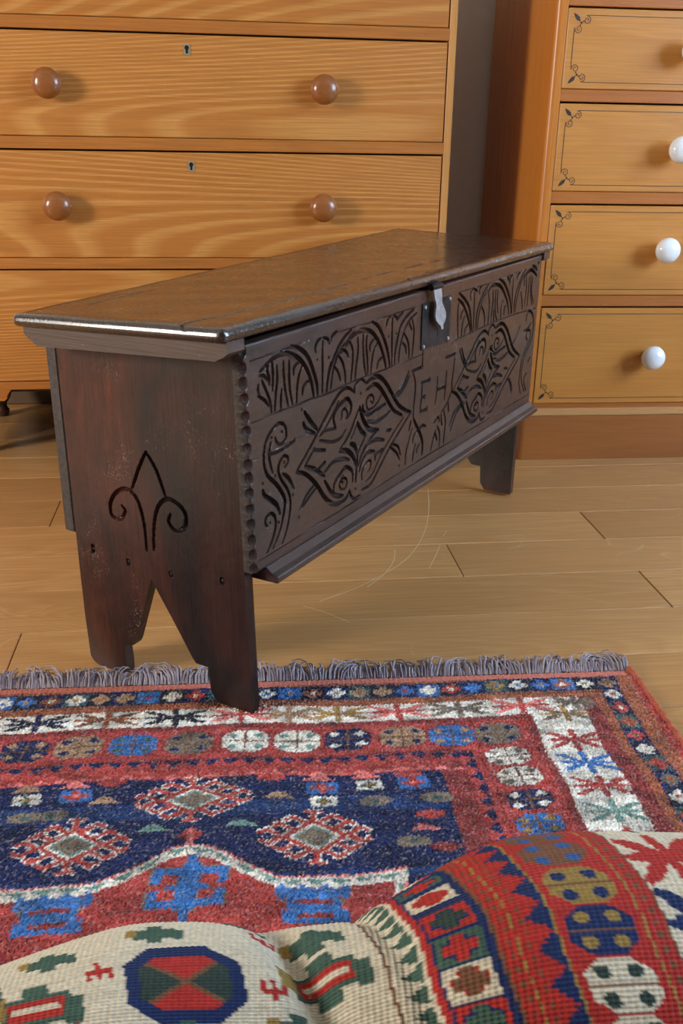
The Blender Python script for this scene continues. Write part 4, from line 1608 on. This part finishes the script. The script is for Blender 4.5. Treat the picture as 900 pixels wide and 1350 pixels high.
# navy band with boxed crosses
Q.rect(406, 452, -90, 300, 'bnavy')
def boxed(a, b, c, c2):
    Q.rect(a - 17, a + 17, b - 6.5, b + 6.5, c)
    Q.rect(a - 13, a + 13, b - 4.6, b + 4.6, 'bnavy' if c != 'cream' else 'bred')
    Q.cross(a, b, 12, 5.5, c2, .4)
    for sx in (-1, 1):
        for sy in (-1, 1):
            Q.rect(a + sx * 11 - 4, a + sx * 11 + 4, b + sy * 4.2 - 1.5, b + sy * 4.2 + 1.5, c)
for k, b in enumerate((44, 61, 78, 95, 109, 123, 137, 153, 170, 187, 204)):
    boxed(429, b, ('bred', 'bgreen', 'cream', 'bred', 'bgreen', 'cream', 'bred', 'bgreen', 'cream', 'bred', 'cream')[k], ('cream', 'bred', 'bred', 'dgreen', 'bred', 'brown', 'bgreen', 'bred', 'bred', 'cream', 'bred')[k])
Q.rect(448, 453, -90, 300, 'bred')
Q.rect(453, 480, -90, 300, 'cream')
Q.teeth(456, -86, 'b', 9.0, 15, 40, 'bgreen')
Q.rect(478, 480.5, -90, 300, 'brown')
# cream centre: hooked octagon and small figures
pm = {}
def cen(a):
    return a
for a0, c0 in ((626, 102.0),):
    Q.octa(a0, c0, 43, 21, 'bnavy', 1.5)
    Q.octa(a0, c0, 33, 14.5, 'dgreen', 1.55)
    u_, v_ = np.abs(Q.A - a0) / 33, np.abs(Q.B - c0) / 14.5
    x_ = (u_ < 1) & (v_ < 1) & (u_ + v_ < 1.55)
    Q.put(x_ & (v_ > u_ * .92), 'bred')
    Q.put(x_ & (np.abs(v_ - u_ * .92) < .09), 'brown')
def comb(a, b, c, s=1):
    Q.rect(a - 9, a + 9, b - 1, b + 2, c); Q.rect(a - 2, a + 2, b - 6, b + 5, c)
    for q in (-8, 0, 8):
        Q.rect(a + q - 1.8, a + q + 1.8, b - 6 if s > 0 else b - 1, b + 1 if s > 0 else b + 6, c)
comb(687, 92, 'bred', -1); comb(562, 107, 'bred'); comb(706, 122, 'bred', -1); comb(556, 70, 'bred')
for a, b, k in ((640, 68, 1.0), (722, 74, 1.0), (522, 100, 1.5), (735, 108, 1.6), (548, 128, 1.1), (628, 130, 1.0), (790, 88, 1.4), (850, 104, 1.4), (570, 52, .9), (900, 80, 1.4), (520, 74, 1.1)):
    Q.rect(a - 16 * k, a + 16 * k, b - 5 * k, b + 5 * k, 'bgreen'); Q.rect(a - 6 * k, a + 6 * k, b - 9 * k, b + 9 * k, 'bgreen')
    Q.rect(a - 22 * k, a - 14 * k, b - 2 * k, b + 7 * k, 'bgreen'); Q.rect(a + 14 * k, a + 22 * k, b - 7 * k, b + 2 * k, 'bgold')
    if k > 1.2:
        Q.rect(a - 13 * k, a + 13 * k, b - 3.4 * k, b + 3.4 * k, 'bred'); Q.rect(a - 11 * k, a + 11 * k, b - 1.2 * k, b + 1.2 * k, 'cream')
for a in (960, 1010, 1060, 1110):
    Q.rect(a, a + 40, -90, 300, ('bnavy', 'bred', 'bgold', 'bred')[(a - 960) // 50])
C2 = tint(Q.C, .80, 1.14, 9, .05)
C2 = C2 * np.where(np.arange(na2) % 2, 1.04, .95)[None, :, None]
inner = V.copy()
Ri = Rr - .0065
inner[..., 1] = BRC - Ri * np.cos(PR)
inner[..., 2] = .0055 + Rq + Ri * np.sin(PR)
inner = inner[::8, ::8]
ni, nj = inner.shape[:2]
o0 = nphi * na2
VV = np.vstack([V.reshape(-1, 3), inner.reshape(-1, 3)])
VV[:, 2] = np.maximum(VV[:, 2], .0050)
rl = mesh_np('rolled_end', VV, [grid_faces(nphi, na2, 0, True), grid_faces(ni, nj, o0)], MAT['weave'], rug, smooth=False)
colour_attr(rl, C2)
tag(rl, 'rolled-over end showing the ribbed woven back with cream centre and red border')
